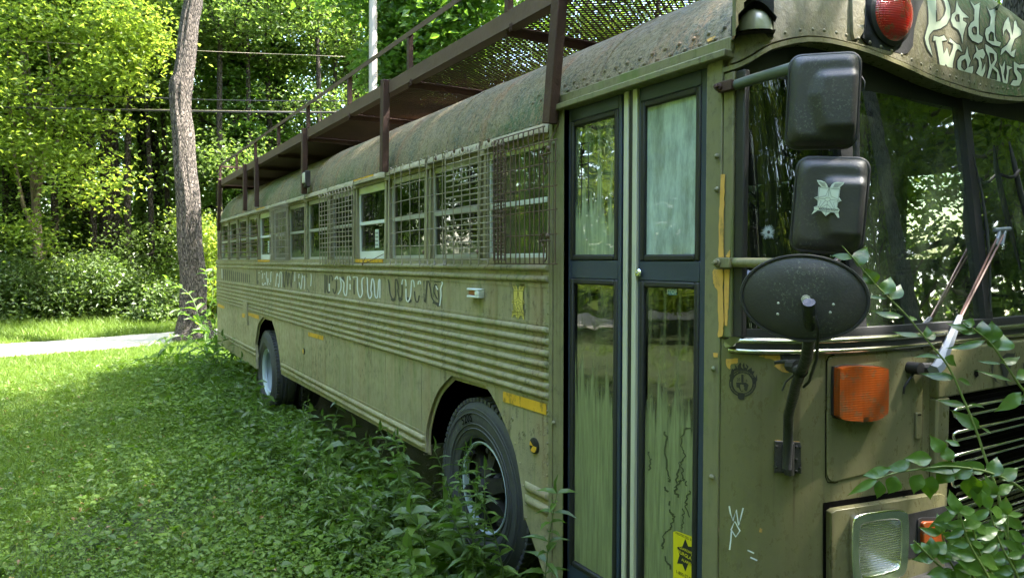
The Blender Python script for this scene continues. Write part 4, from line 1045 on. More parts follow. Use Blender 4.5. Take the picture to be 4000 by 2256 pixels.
# hanging leaflet seen behind the windshield, inner mirror
mb = MB(); mb.box2((-1.62, 1.05, 2.20), (-1.60, 1.45, 2.30)); P('cabin_mirror', mb, M['rubber'], bevel=.02)
# underbody
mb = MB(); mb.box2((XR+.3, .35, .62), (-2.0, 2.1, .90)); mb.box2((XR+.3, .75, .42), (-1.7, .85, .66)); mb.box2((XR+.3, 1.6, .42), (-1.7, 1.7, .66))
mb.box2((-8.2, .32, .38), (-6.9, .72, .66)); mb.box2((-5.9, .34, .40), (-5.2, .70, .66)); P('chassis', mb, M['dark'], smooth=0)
mb = MB()
for A in (fa, ra):
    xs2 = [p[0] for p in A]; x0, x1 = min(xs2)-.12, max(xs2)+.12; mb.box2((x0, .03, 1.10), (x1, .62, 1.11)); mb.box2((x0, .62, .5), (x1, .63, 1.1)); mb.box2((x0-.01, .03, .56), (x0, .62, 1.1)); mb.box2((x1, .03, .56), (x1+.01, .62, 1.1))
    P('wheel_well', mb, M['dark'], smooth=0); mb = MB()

# ---- wheels
def wheel(c, dual=False):
    e = empty('wheel', (0, 0, 0)); e.parent = bus; e.location = Vector(c)-bus.location
    R = .520
    mb = MB(); prof = [(.292, .10), (.286, .015), (.30, .004), (.34, -.006), (.40, -.014), (.45, -.012), (.487, .002), (.497, .012), (.50, .018), (.512, .026), (.520, .05), (.519, .075), (.511, .078), (.511, .088), (.519, .091), (.520, .125), (.511, .128), (.511, .138), (.520, .141), (.518, .20), (.50, .235), (.42, .262), (.30, .25), (.292, .15)]
    mb.lathe(c, (0, 1, 0), prof, 72, ref=(0, 0, 1))
    for k in range(72):       # shoulder lugs
        a = 2*math.pi*k/72; d = Vector((math.sin(a), 0, math.cos(a))); t = Vector((math.cos(a), 0, -math.sin(a)))
        M3 = Matrix((t, Vector((0, 1, 0)), d)).transposed(); mb.box(Vector(c)+d*.512+Vector((0, .026, 0)), (.028, .040, .022), M3)
    for rr in (.345, .372, .436, .462): mb.lathe(c, (0, 1, 0), [(rr-.004, -.008-(rr-.3)*.07), (rr, -.0125-(rr-.3)*.06), (rr+.004, -.008-(rr-.3)*.07)], 72, ref=(0, 0, 1))
    ty = mb.build('tyre', M['tyre'], e, smooth=40)
    mb = MB(); mb.lathe(c, (0, 1, 0), [(.296, .012), (.292, .004), (.284, .010), (.278, .03), (.270, .055), (.262, .06), (.262, .20)], 64, ref=(0, 0, 1)); rim = mb.build('rim', M['hub'] if not dual else M['rimblue'], e, smooth=40)
    mb = MB(); mb.lathe(c, (0, 1, 0), [(.268, .022), (.262, .016), (.252, .022), (.249, .05), (.256, .06)], 64, ref=(0, 0, 1)); mb.build('rim_band', M['rimblue'], rim, smooth=40)
    mb = MB(); cc = Vector(c)
    o_ = .02 if not dual else .16
    mb.lathe(cc+Vector((0, o_, 0)), (0, 1, 0), [(.001, -.05), (.045, -.048), (.06, -.035), (.065, .0), (.10, .03), (.115, .06), (.115, .2)], 32, ref=(0, 0, 1))
    for k in range(6):
        a = R_(60*k+12); d = Vector((math.sin(a), 0, math.cos(a))); t = Vector((math.cos(a), 0, -math.sin(a)))
        q = cc+Vector((0, o_, 0)); vs = []
        for r, wd, y0, y1 in ((.07, .05, -.01, .09), (.16, .036, .03, .10), (.255, .045, .035, .09)):
            for s1, yy in ((-1, y0), (1, y0), (1, y1), (-1, y1)): vs.append(q+d*r+t*(s1*wd)+Vector((0, yy, 0)))
        mb.add(vs, [(0,1,5,4),(1,2,6,5),(2,3,7,6),(3,0,4,7),(4,5,9,8),(5,6,10,9),(6,7,11,10),(7,4,8,11),(8,9,10,11),(3,2,1,0)])
        mb.tube([q+d*.235+Vector((0, .04, 0)), q+d*.235-Vector((0, .005, 0))], .016, 6); mb.box(q+d*.238+Vector((0, .018, 0)), (.06, .02, .05), Matrix((t, Vector((0, 1, 0)), d)).transposed())
        mb.tube([q+d*.05+Vector((0, .0, 0)), q+d*.05-Vector((0, .045, 0))], .010, 6)
    mb.build('hub', M['hub'], e, smooth=40)
    return e, ty
FWc = onY(1880, 1905, .06)
fw, fty = wheel((FWc.x, .055, FWc.z))
RWc = onY(1046, 1452, .06)
rw, rty = wheel((RWc.x, .05, RWc.z), True)
e3, _ = wheel((RWc.x, .36, RWc.z), True)
for cpos in ((FWc.x, 2*YC-.055, FWc.z), (RWc.x, 2*YC-.05, RWc.z)):
    src = fw; r = src.copy(); COL.objects.link(r); r.location = Vector(cpos)-bus.location; r.rotation_euler = (0, 0, math.pi)
    for ch in src.children:
        c2 = ch.copy(); COL.objects.link(c2); c2.parent = r
        for g in ch.children: d2 = g.copy(); COL.objects.link(d2); d2.parent = c2
# raised lettering on the front tyre
vs, fs = text_mesh('520S', .075); mb = MB(); cc = Vector((FWc.x, .055, FWc.z)); out = []
for v in vs:
    r = .408+v[1]; a = R_(96)-v[0]/.408; out.append((cc.x+r*math.cos(a+R_(14)), cc.y-.0185, cc.z+r*math.sin(a+R_(14))))
mb.add(out, fs); mb.build('tyre_lettering', simple('black_tyre_letters', (.003, .003, .003), .8, spec=.03), fty, smooth=0)
mb = MB(); mb.tube([(RWc.x, .2, RWc.z), (RWc.x, 2.3, RWc.z)], .07, 10); mb.tube([(FWc.x, .25, FWc.z), (FWc.x, 2.2, FWc.z)], .05, 10); P('axle', mb, M['dark'])
# ============================================================ roof rack, window guards, mirrors, wipers (all fixed to the bus)
rack = empty('roof_rack', (0, 0, 0)); rack.parent = bus; rack.location = Vector((-7, YC, 3.05))-bus.location
RY = -.03; RZ = 3.06
def Rk(name, mb, mat=None, **kw): return mb.build(name, mat or M['rust'], rack, **kw)
XRK0, XRK1 = onY(857, 690, RY).x, -2.08
bt = lambda px, py: onY(px, py, RY)
ztop = (bt(1400, 367).z + bt(1800, 150).z + bt(2118, 2).z)/3
mb = MB(); ANG = .085
mb.box2((XRK0, RY-.004, ztop-ANG), (XRK1, RY+.004, ztop)); mb.box2((XRK0, RY, ztop-ANG), (XRK1, RY+.06, ztop-ANG+.006))
Rk('side_beam', mb, M['rustlight'])
mb = MB(); Y2 = 2*YC+.03
mb.box2((XRK0, Y2-.004, ztop-ANG), (XRK1, Y2+.004, ztop)); Rk('side_beam', mb)
mb = MB(); mb.box2((XRK0-.004, RY, ztop-ANG), (XRK0+.004, Y2, ztop)); Rk('end_beam', mb); mb = MB(); mb.box2((XRK1-.004, RY, ztop-ANG), (XRK1+.004, Y2, ztop)); Rk('end_beam', mb)
zr = (bt(1597, 133).z + bt(1361, 297).z + bt(1083, 483).z)/3
rx = [bt(u, 400).x for u in (1597, 1361, 1199, 1083, 992)]; stp = 1.28
rxs = [rx[0]+stp*2-.1, rx[0]+stp] + rx + [bt(921, 600).x, XRK0+.02]
rxs[0] = XRK1-.02
for x in rxs:
    for y in (RY+.01, Y2-.01):
        m = MB(); m.box2((x-.018, y-.016, ztop-.002), (x+.018, y-.011, zr)); m.box2((x+.013, y-.011, ztop-.002), (x+.018, y+.016, zr)); Rk('rail_post', m)
    m = MB(); m.box2((x-.022, RY+.006, ztop-ANG+.007), (x+.022, Y2-.006, ztop-ANG+.012)); m.box2((x-.022, RY+.006, ztop-ANG-.03), (x-.017, Y2-.006, ztop-ANG+.007)); Rk('cross_beam', m)
for y in (RY+.01, Y2-.01):
    m = MB(); m.box2((XRK0, y-.017, zr), (XRK1, y+.017, zr+.006)); m.box2((XRK0, y-.017, zr-.028), (XRK1, y-.013, zr)); Rk('rail', m, M['rustlight'])
m = MB(); m.box2((XRK0, RY+.03, zr-.026), (XRK0+.006, Y2-.03, zr+.004)); Rk('rail', m)
m = MB()
for x in rx[:3] + [rxs[1]]:
    m.tube([(x+.045, RY-.01, ztop-ANG+.01), (x+.045, RY-.01, ztop-ANG-.028), (x+.063, RY-.01, ztop-ANG-.028), (x+.063, RY-.01, ztop-ANG+.01)], .003, 5)
Rk('tie_loop', m)
# legs down to the eaves
for (tx, ty, bx, by, w_) in ((2190, -60, 2148, 484, .062), (1505, 312, 1500, 672, .062), (1190, 498, 1187, 757, .062), (1001, 602, 1003, 808, .062), (957, 626, 957, 822, .06), (859, 690, 854, 900, .05)):
    a, b = onY(tx, ty, RY-.02), onY(bx, by, RY-.01); 
    a = b+(a-b)*((ztop+.01-b.z)/(a.z-b.z)) if ty > 0 else b+(a-b)*((ztop+.02-b.z)/(a.z-b.z))
    m = MB(); m.bar(a, b, w_, .05, up=(0, 1, 0)); Rk('leg', m, bevel=.004)
# deck: open expanded-metal mesh in front, rusted solid sheet at the back
zd = ztop-ANG+.018
XM = rx[2]-.02
cwx, cwy = .060, .022
def expanded(x0, x1, y0, y1, z, cx, cyy, wd):
    nx, ny = int((x1-x0)/cx), int((y1-y0)/cyy); V = []; F = []
    k = np.arange(2*nx+1); X_ = x0+k*cx/2
    for j in range(ny+1):
        y = y0+j*cyy; ph = j % 2
        yy = y + np.where((k+ph) % 2 == 0, cyy*.5, -cyy*.5)*.96
        b = len(V)
        for x_, y_ in zip(X_, yy): V.append((y_-wd/2, x_, z)); V.append((y_+wd/2, x_, z+.005))
        F += [(b+2*i, b+2*i+2, b+2*i+3, b+2*i+1) for i in range(len(k)-1)]
    return V, F
mb = MB(); mb.add(*expanded(RY+.01, Y2-.01, XM, XRK1-.01, zd, cwx*.85, cwy*.85, .0075)); Rk('mesh_deck', mb, smooth=0)
mb = MB(); mb.box2((XRK0+.01, RY+.01, zd), (XM-.005, Y2-.01, zd+.006)); Rk('sheet_deck', mb)
# speaker-like lamp hanging at the rear corner
c = dep(910, 700, 11.9); mb = MB(); mb.box(c, (.10, .14, .13)); mb.lathe(c+Vector((.05, -.03, -.01)), (1, 0, -.3), [(.045, 0), (.05, .03), (.03, .02), (.001, .02)], 14); mb.tube([c, c+Vector((0, 0, .12))], .01, 6); P('work_lamp', mb, M['rubber'], bevel=.01)
# clearance lamp by the third leg
c = onY(1198, 700, -.03); mb = MB(); mb.box(c+Vector((0, .0, 0)), (.11, .05, .16)); P('clearance_lamp_hood', mb, M['hub'], bevel=.01)
mb = MB(); mb.box(c+Vector((0, -.028, .01)), (.075, .02, .10)); P('clearance_lamp', mb, M['cream'], bevel=.008)

# ---- wire guards over the windows
def guard(xs, zs, y, r=.0032, mat=None, curlT=None, curlB=None, jit=.004, seed=0, curl=.03, sag=0):
    rg = random.Random(seed); m = MB(); x0, x1, z0, z1 = xs[0], xs[-1], zs[0], zs[-1]
    for z in zs:
        m.tube([(x0-.008, y+rg.uniform(-jit, jit), z+rg.uniform(-jit, jit)), ((x0+x1)/2, y+rg.uniform(-jit, jit), z+rg.uniform(-jit, jit)), (x1+.008, y+rg.uniform(-jit, jit), z+rg.uniform(-jit, jit))], r, 6)
    for x in xs:
        xt, xb = x+rg.uniform(-jit, jit), x+rg.uniform(-jit, jit); P_ = []
        if curlB == 'hook': P_ += [(xb+curl*.9, y-.012, z0-.005), (xb+curl, y-.012, z0-.028), (xb+.01, y-.010, z0-.034), (xb, y-.004, z0-.012)]
        elif curlB == 'u': P_ += [(xb+.012, y-.006, z0+.004), (xb+.016, y-.006, z0-.022), (xb+.004, y-.006, z0-.034), (xb-.002, y-.004, z0-.012)]
        P_ += [(xb, y-.004, z0), ((xt+xb)/2, y-.004+rg.uniform(-jit, jit), (z0+z1)/2), (xt, y-.004, z1)]
        if curlT == 'hook': P_ += [(xt+.004, y-.006, z1+.03), (xt+.03, y-.008, z1+.040), (xt+.05, y-.008, z1+.034), (xt+.045, y-.008, z1+.022)]
        elif curlT == 'u': P_ += [(xt-.002, y-.004, z1+.014), (xt-.012, y-.006, z1+.030), (xt-.022, y-.006, z1+.010)]
        m.tube(P_, r, 6)
    return m.build('window_guard', mat or M['wire'], bus, smooth=60)
def lin(a, b, n): return [a+(b-a)*i/(n-1) for i in range(n)]
def px_xs(l, y=-.05): return sorted(onY(u, 1018, y).x for u in l)
gy = -.045
def gz(py, px=2148, y=gy): return onY(px, py, y).z
# big rusty guard over the boarded window (nearest)
zA = [gz(v, 2160) for v in (1030, 914, 821, 727, 634, 549)]; 
xA = px_xs([1400+v*.3854 for v in (1400,1435,1470,1510,1560,1612,1655,1705,1755,1800,1850,1895,1950,2015)])
guard(xA, sorted(zA), gy-.012, .0031, M['wirerust'], seed=1, jit=.002)
xt_ = sorted(xA); m = MB()
for z in (gz(520, 2130), gz(497, 2120)): pass
# its upward extension
guard(px_xs([1400+v*.3854 for v in (1395,1435,1490,1540,1590,1640,1690,1740,1790,1845,1890)]), [gz(549, 2160), gz(492, 2140)], gy-.012, .0031, M['wirerust'], seed=2, jit=.002)
# pale guard with close-set rungs (second window)
guard(px_xs([1400+v*.3854 for v in (890,968,1050,1133,1222,1315)]), lin(gz(1012, 2150), gz(1018-(1018-555), 1990, gy), 19), gy-.003, .0027, M['wire'], 'u', 'u', seed=3, jit=.003)
guard(px_xs([1400+v*.3854 for v in (1405,1440,1470,1510)]), lin(gz(1016, 1960), gz(572, 1960), 22), gy-.02, .0028, M['wirerust'], 'u', None, seed=9, jit=.003)
for hx0, hx1 in ((1741, 1965),):
    m = MB(); 
    for z in lin(gz(1012, 2150), gz(1018-(1018-555), 1990, gy), 19): m.tube([(onY(hx0, 1018, gy).x, gy-.001, z+rnd.uniform(-.003, .003)), (onY(hx1, 1018, gy).x, gy-.001, z+rnd.uniform(-.003, .003))], .0027, 6)
    m.build('window_guard', M['wire'], bus, smooth=60)
# third, wide-meshed guard
guard(px_xs([1400+v*.3854 for v in (318,375,438,525,618,698,765,855,880)]), [gz(v, 1665) for v in (1014, 957, 897, 832, 766, 700, 640)], gy, .0029, M['wire'], 'hook', 'hook', seed=4, jit=.005)
# square mesh on window five, dense mesh on eight, bars on the last three
x5 = [onY(800+v*.3441, 1018, gy).x for v in (1312, 1680)]
guard(lin(x5[0], x5[1], 12), lin(gz(1018+2, 1380), onY(1380, 740, gy).z, 15), gy, .0034, M['wire'], 'u', 'u', seed=5, jit=.003)
x8 = [onY(800+v*.3441, 1018, gy).x for v in (745, 955)]
guard(lin(x8[0], x8[1], 20), lin(gz(1020, 1060), onY(1128, 790, gy).z, 9), gy, .0032, M['wire'], None, None, seed=6, jit=.003)
x9 = [onY(800+v*.3441, 1018, gy).x for v in (185, 600)]
guard([x9[0], x9[0]+1.6, x9[1]], lin(gz(1000, 1000), onY(1000, 880, gy).z, 7), gy, .006, M['wirerust'], None, None, seed=7, jit=.015)
# latches on the nearest guard
for (px, py) in ((2146, 600), (2144, 940)):
    m = MB(); c = onY(px, py, gy-.015)
    def q(a, b): return (c.x+a, c.y-.006, c.z+b)
    m.tube([q(-.05, .02), q(-.045, .035), q(-.015, .038), q(-.012, -.02), q(-.045, -.022), q(-.05, -.01), q(-.062, .005), q(-.05, .02)], .0035, 6)
    m.tube([q(-.065, 0), q(.02, .0)], .004, 6); m.tube([q(-.03, -.01), q(-.035, -.08), q(-.025, -.095), q(-.012, -.085), q(-.008, -.02)], .0035, 6); m.dome(Vector(q(.0, .022)), (0, -1, 0), .014, .008, 10)
    m.build('guard_latch', M['wirerust'], bus, smooth=60)
m = MB()
for px, py in ((1655, 985), (1866, 984), (1703, 620), (1775, 590), (1808, 585), (1910, 548)): m = MB(); m.lathe(onY(px, py, gy-.006), (0, -1, 0), [(.013, 0), (.013, .003), (.006, .004), (.006, .008), (.001, .009)], 10); m.build('washer', M['wirerust'], bus)
m = MB(); m.tube([onY(1427, 1006, -.03), onY(1415, 1030, -.03), onY(1440, 1022, -.04), onY(1497, 992, -.03)], .003, 5); m.dome(onY(1417, 1030, -.03), (0, -1, 0), .014, .01); m.build('tie_wire', M['wirerust'], bus); m = MB(); m.tube([onY(2185, 475, -.02), onY(2170, 510, -.02), onY(2155, 540, -.04), onY(2146, 590, -.05)], .003, 5)
m.build('tie_wire', M['wirerust'], bus)

# ---- mirrors
def mirror_rect(cpx, cpy, Z, w_, h_, nrm, roll=0, name='mirror'):
    c = dep(cpx, cpy, Z); n = Vector(nrm).normalized(); up = Vector((0, 0, 1)); sx = up.cross(n).normalized(); up = n.cross(sx)
    A = Matrix((sx, up, n)).transposed(); A = A @ Matrix.Rotation(R_(roll), 3, 'Z')
    m = MB(); o1 = rrect(-w_/2, -h_/2, w_/2, h_/2, .035, 5)
    rows = []
    for sc, dz in ((.97, -.028), (1.0, -.022), (1.0, -.004), (.965, 0), (.93, -.001)):
        rows.append([c+A@Vector((x*sc, y*sc, dz)) for x, y in o1+[o1[0]]])
    m.grid(rows)
    rim = m.build(name, M['rubber'], bus, smooth=60)
    m = MB(); rows = []; NU, NV = 34, 42
    sst = lambda e0, e1, v: (lambda t: t*t*(3-2*t))(max(0, min(1, (v-e0)/(e1-e0))))
    for j_ in range(NV+1):
        row = []
        for i_ in range(NU+1):
            a_, b_ = 2*i_/NU-1, 2*j_/NV-1; x, y = a_*math.sqrt(1-.16*b_**8)*w_*.465, b_*math.sqrt(1-.12*a_**8)*h_*.475
            edge = (1-abs(a_)**7)*(1-abs(b_)**7); hh = .034*min(1, edge*1.25)**.6
            yy = y/h_; bul = sst(-.12, .10, x/w_*1.0+.12-abs(yy-.02)*.35)*sst(.34, .24, abs(yy+.05))
            row.append(c+A@Vector((x, y, -.001+hh+.017*bul*(edge > .02))))
        rows.append(row)
    m.grid(rows)
    m.build('mirror_back', M['plastic'], rim, smooth=75)
    m = MB(); m.prism([c+A@Vector((x*.93, y*.93, -.0265)) for x, y in o1], A@Vector((0, 0, .002))); m.build('mirror_glass', M['chrome'], rim, smooth=0)
    return c, A, rim
c1, A1, r1 = mirror_rect(3214, 392, 1.95, .186, .262, (.62, -.78, .05), -2)
c2, A2, r2 = mirror_rect(3240, 800, 1.92, .186, .262, (.62, -.78, .03), -4)
# badge on the lower mirror
def MS(c, A, d):
    n = A@Vector((0, 0, 1)); p0 = c+n*d
    def f(px, py):
        r = ray(px, py); t = (p0-CAM).dot(n)/r.dot(n); return CAM+r*t, n
    return f
bb = lambda l: [(3100+(x*1.02+300+(1000-y)*.10-0)*.1376*1.0+8, 680+(y*1.0)*.1376*.72+20) for x, y in l]
def bb(l):
    out = []
    for x, y in l:
        u, v = (x-330)/190, (y-180)/1060    # badge box to photo pixels
        out.append((3240-.0+u*55-v*14+ (0), 706+v*140+u*4))
    return out
mir = MS(c2, A2, .0535)
for o_ in (badge(bb, mir, .001, r2, M['paleink'], M['greyink'], '', 1.8),): pass
vs, fs = text_mesh('MAINTAIN RIGHT', 1.0); m = MB(); out = []
for v in vs:
    p, n = mir(3236+v[0]*9.5, 819-v[1]*12+v[0]*.8); out.append(p+n*.0030)
m.add(out, fs); m.build('badge_lettering', M['ink'], r2, smooth=0)
# round cross-view mirror
c3 = dep(3137, 1163, 1.86); n3 = Vector((.60, -.79, .0)).normalized(); s3 = Vector((0, 0, 1)).cross(n3).normalized(); u3 = n3.cross(s3); A3 = Matrix((s3, u3, n3)).transposed()@Matrix.Rotation(R_(-4), 3, 'Z')
m = MB(); rows = []
def el(sc, dz, n=56): return [c3+A3@Vector((.159*sc*math.cos(2*math.pi*k/n), .114*sc*math.sin(2*math.pi*k/n), dz)) for k in range(n+1)]
rows = [el(.96, -.03), el(1, -.02), el(1.0, 0), el(.985, .008), el(.95, .008), el(.94, .002)]
m.grid(rows); rm = m.build('mirror', M['rubber'], bus, smooth=60)
m = MB(); m.grid([el(.945, .003), el(.8, .012), el(.5, .018), el(.001, .020)]); m.build('mirror_back', M['plastic'], rm, smooth=70)
m = MB(); m.grid([el(.96, -.029), el(.8, -.06), el(.5, -.085), el(.001, -.095)]); m.build('mirror_glass', M['chrome'], rm, smooth=70)
f3 = MS(c3, A3, .016); m = MB()
for px, py in ((3038, 1226), (3243, 1219), (3255, 1188), (3040, 1183)): p, n = f3(px, py); m.dome(p, n, .0045, .004, 8)
p, n = f3(3148, 1168); m.tube([p-n*.004, p+n*.012], .012, 8); m.tube([p, p+n*.03], .006, 8); m.build('screw', M['alu'], rm)
# mirror arms
m = MB()
def tb(l, r): m.tube([dep(*q) for q in l], r, 10)
tb([(2826, 346, 2.46), (2850, 340, 2.44), (2960, 305, 2.30), (3110, 262, 2.06)], .0175); m.build('mirror_arm', simple('grey_green_arm_paint', (.10, .12, .12), .4, .2, .3, 6), bus, smooth=60)
m = MB(); tb([(2808, 1026, 2.50), (2840, 1024, 2.47), (2920, 1026, 2.36), (3080, 1030, 2.06)], .0165); m.build('mirror_arm', M['post'], bus, smooth=60)
m = MB(); tb([(3072, 1830, 2.33), (3078, 1720, 2.33), (3080, 1620, 2.28), (3110, 1500, 2.12), (3150, 1400, 1.98), (3166, 1290, 1.86), (3160, 1180, 1.80)], .0155)
tb([(3330, 560, 1.99), (3345, 440, 2.0), (3345, 700, 1.98), (3320, 960, 1.96), (3230, 1060, 1.95), (3165, 1180, 1.84)], .009)
tb([(3290, 500, 2.02), (3350, 395, 2.02)], .012)
m.build('mirror_arm', simple('scuffed_black_tube', (.03, .03, .034), .35, .2, .5, 12, .3), bus, smooth=60)
m = MB()
tb([(3182, 1235, 1.80), (3190, 1260, 1.80), (3196, 1300, 1.82), (3190, 1400, 1.92), (3160, 1490, 2.05), (3140, 1510, 2.10)], .0042); tb([(3100, 1430, 2.12), (3075, 1410, 2.2), (3030, 1415, 2.28)], .006); tb([(3110, 1455, 2.1), (3070, 1490, 2.12), (3055, 1525, 2.12)], .003)
tb([(3365, 300, 1.94), (3378, 320, 1.93), (3376, 350, 1.93), (3350, 362, 1.94)], .002)
m.build('mirror_cable', M['rubber'], bus, smooth=60)
m = MB(); p, n = FS(3088, 1420); p2 = dep(3112, 1440, 2.08); m.tube([p, p2], .012, 8); m.lathe(dep(3125, 1448, 2.05), n, [(.018, -.012), (.018, .012)], 12); m.tube([dep(3090, 1428, 2.15), dep(3122, 1430, 2.06)], .02, 10); m.build('arm_clamp', M['hub'], bus)
m = MB(); patch([[(3048,1386),(3120,1382),(3124,1412),(3052,1414)]], FS, 0, .012, None, mb=m); m.build('arm_bracket', M['hub'], bus, bevel=.003)
m = MB(); patch([[(3025,1718),(3123,1724),(3126,1846),(3022,1842)]], FS, 0, .010, None, mb=m); br = m.build('hinge_bracket', M['plastic'], bus, bevel=.002)
m = MB(); m.tube([FS(3076, 1724)[0]+FS(3076, 1724)[1]*.018, FS(3075, 1846)[0]+FS(3075, 1846)[1]*.018], .016, 12)
for px, py in ((3056,1736),(3056,1785),(3055,1836),(3105,1740),(3105,1790),(3105,1836),(3030,1740),(3030,1820),(3120,1742),(3119,1823)): p, n = FS(px, py); m.dome(p+n*.010, n, .0055, .004, 8)
m.build('hinge_barrel', M['hub'], br)
for (px, py, y) in ((2818, 346, -.008), (2812, 1026, -.008)):
    m = MB(); c = onY(px, py, y); m.tube([c, c+Vector((.01, -.03, 0))], .014, 12); m.tube([c+Vector((.01, -.03, 0)), c+Vector((.012, -.045, 0))], .009, 6); m.box(c+Vector((.03, -.01, 0)), (.06, .02, .035)); m.build('arm_pivot', M['rust'] if py < 500 else M['post'], bus, bevel=.003)

# ---- wipers
def wp(px, py, off):
    p, n = WS(px, py); return p+n*off
m = MB(); p0, n0 = FS(3545, 1433); m.tube([p0, p0+n0*.05], .022, 12); m.tube([p0+n0*.03+Vector((0, .03, 0)), p0+n0*.06+Vector((0, .09, .0))], .018, 10)
p, n = FS(3600, 1440); e0 = p+n*.075
wiper = m.build('wiper', M['hub'], bus)
m = MB(); b0, b1 = FS(3585, 1425)[0]+n*.075, wp(3690, 1240, .055)
m.tube([b0-Vector((0, .03, .01)), b0, b0.lerp(b1, .5), b1], [.022, .022, .017, .011], 6); m.build('wiper_arm', M['silverarm'], wiper, smooth=30)
m = MB(); m.tube([b1, wp(3842, 940, .05)], .0045, 6); m.tube([b1+Vector((0, .012, 0)), wp(3868, 925, .05)], .0045, 6); m.build('wiper_rod', M['copper'], wiper, smooth=60)
m = MB(); m.bar(wp(3838, 965, .05), wp(3855, 912, .05), .014, .010, (1, 0, 0)); m.bar(wp(3862, 965, .05), wp(3876, 905, .05), .014, .010, (1, 0, 0)); m.tube([wp(3840, 905, .045), wp(3893, 900, .05)], .009, 8); m.build('wiper_joint', M['silverarm'], wiper, bevel=.002)
m = MB(); m.tube([wp(3770, 612, .03), wp(3800, 760, .035), wp(3818, 900, .036), wp(3832, 1050, .033), wp(3838, 1215, .03)], [.003, .005, .008, .005, .003], 6)
m.build('wiper_blade', M['rubber'], wiper, smooth=60)
m = MB(); m.tube([wp(3912, 560, .03), wp(3925, 640, .035), wp(3950, 760, .036), wp(3985, 900, .036), wp(4020, 1050, .033)], [.004, .010, .012, .010, .004], 6); w2 = m.build('wiper', M['rubber'], bus, smooth=60)
m = MB(); m.tube([FS(3690, 1250)[0], wp(3900, 1400, .05)], .01, 6) if 0 else None
m = MB(); m.tube([wp(3868, 690, .04), wp(3890, 703, .05), wp(3912, 700, .05), wp(3935, 675, .045)], .007, 6); m.build('wiper_arm', M['hub'], w2, smooth=60)
m = MB(); m.tube([FS(3553, 1450)[0]+n*.02, FS(3530, 1480)[0]+n*.02, FS(3520, 1510)[0]+n*.012, FS(3520, 1535)[0]+n*.01], .004, 6); m.build('washer_hose', M['hub'], bus)
# ============================================================ LAND AND PLANTS
NR = np.random.RandomState(11)
def gz_(x, y):
    x = np.asarray(x, float); y = np.asarray(y, float)
    t = np.clip((-x-4)/5.5, 0, 1); t = t*t*(3-2*t)
    return -.10*t + .018*np.sin(x*1.7+y*.9)*np.sin(y*1.3-x*.4) + .03*np.sin(x*.31+1)*np.sin(y*.27)
def road_x(y):
    y = np.asarray(y, float); return -17.6 - .20*y - .03*np.maximum(0, -5-y)**1.7     # near edge of the road
RW = 3.0
# --- ground sheet
gxs = np.concatenate([np.linspace(-400, -60, 6), np.linspace(-50, -24, 14), np.linspace(-23, 8, 125), np.linspace(12, 400, 12)])
gys = np.concatenate([np.linspace(-400, -60, 6), np.linspace(-50, -18, 14), np.linspace(-17, 14, 125), np.linspace(18, 400, 14)])
XX, YY = np.meshgrid(gxs, gys); ZZ = gz_(XX, YY)
m, nt, b = newmat('soil_and_short_grass')
n1 = noise(nt, (1,1,1), 3, 6, .7); n2 = noise(nt, (1,1,1), 40, 4, .7)
c = mixc(nt, ramp(nt, n1, .35, .65), (.030, .050, .014), (.050, .075, .018)); c = mixc(nt, ramp(nt, n2, .55, .75), c, (.055, .042, .025))
nt.links.new(c, b.inputs['Base Color']); b.inputs['Roughness'].default_value = .95; bumpn(nt, n2, .8, .05, b)
mb = MB(); mb.grid([[(XX[j, i], YY[j, i], ZZ[j, i]) for i in range(len(gxs))] for j in range(len(gys))])
mb.build('lawn', m, None, smooth=60, kind='structure')
# --- road
ysr = np.linspace(-60, 60, 200); mb = MB()
ed = .12*np.sin(ysr*1.9)+.07*np.sin(ysr*5.1)
mb.grid([[(float(road_x(y)-RW*k/8+(e if k == 0 else (-e if k == 8 else 0))), float(y), float(gz_(road_x(y)-RW*k/8, y)+.03+.02*math.sin(math.pi*k/8))) for k in range(9)] for y, e in zip(ysr, ed)])
mb.build('road', simple('pale_gravel_road', (.42, .39, .36), .95, 0, .18, 30, .8), None, smooth=60, kind='structure')

# --- leaf meshes by the thousand
def leaf_arrays(P, D, N, L, W, shape=4, fold=.25, droop=.15):
    P, D, N = (np.asarray(a, float) for a in (P, D, N)); n = len(P)
    D = D/np.maximum(np.linalg.norm(D, axis=1, keepdims=True), 1e-6)
    N = N - D*np.sum(N*D, 1, keepdims=True); N = N/np.maximum(np.linalg.norm(N, axis=1, keepdims=True), 1e-6)
    S = np.cross(D, N); L = np.broadcast_to(L, n)[:, None]; W = np.broadcast_to(W, n)[:, None]
    up = N*W*fold
    if shape == 4:
        V = np.stack([P, P+D*L*.42+S*W*.5+up, P+D*L-N*L*droop, P+D*L*.42-S*W*.5+up], 1); Q = [[0, 1, 2], [0, 2, 3]]
    elif shape == 6:
        V = np.stack([P, P+D*L*.25+S*W*.46+up, P+D*L*.62+S*W*.40+up-N*L*droop*.3, P+D*L-N*L*droop, P+D*L*.62-S*W*.40+up-N*L*droop*.3, P+D*L*.25-S*W*.46+up, P+D*L*.5-N*L*droop*.2], 1)
        Q = [[0, 1, 6], [1, 2, 6], [2, 3, 6], [3, 4, 6], [4, 5, 6], [5, 0, 6]]
    else:           # blade of grass
        V = np.stack([P-S*W*.5, P+S*W*.5, P+D*L*.6+S*W*.3-N*L*droop*.3, P+D*L-N*L*droop, P+D*L*.6-S*W*.3-N*L*droop*.3], 1); Q = [[0, 1, 2], [0, 2, 4], [4, 2, 3]]
    k = V.shape[1]; F = (np.arange(n)[:, None, None]*k + np.array(Q)[None]).reshape(-1, 3)
    return V.reshape(-1, 3), F, k
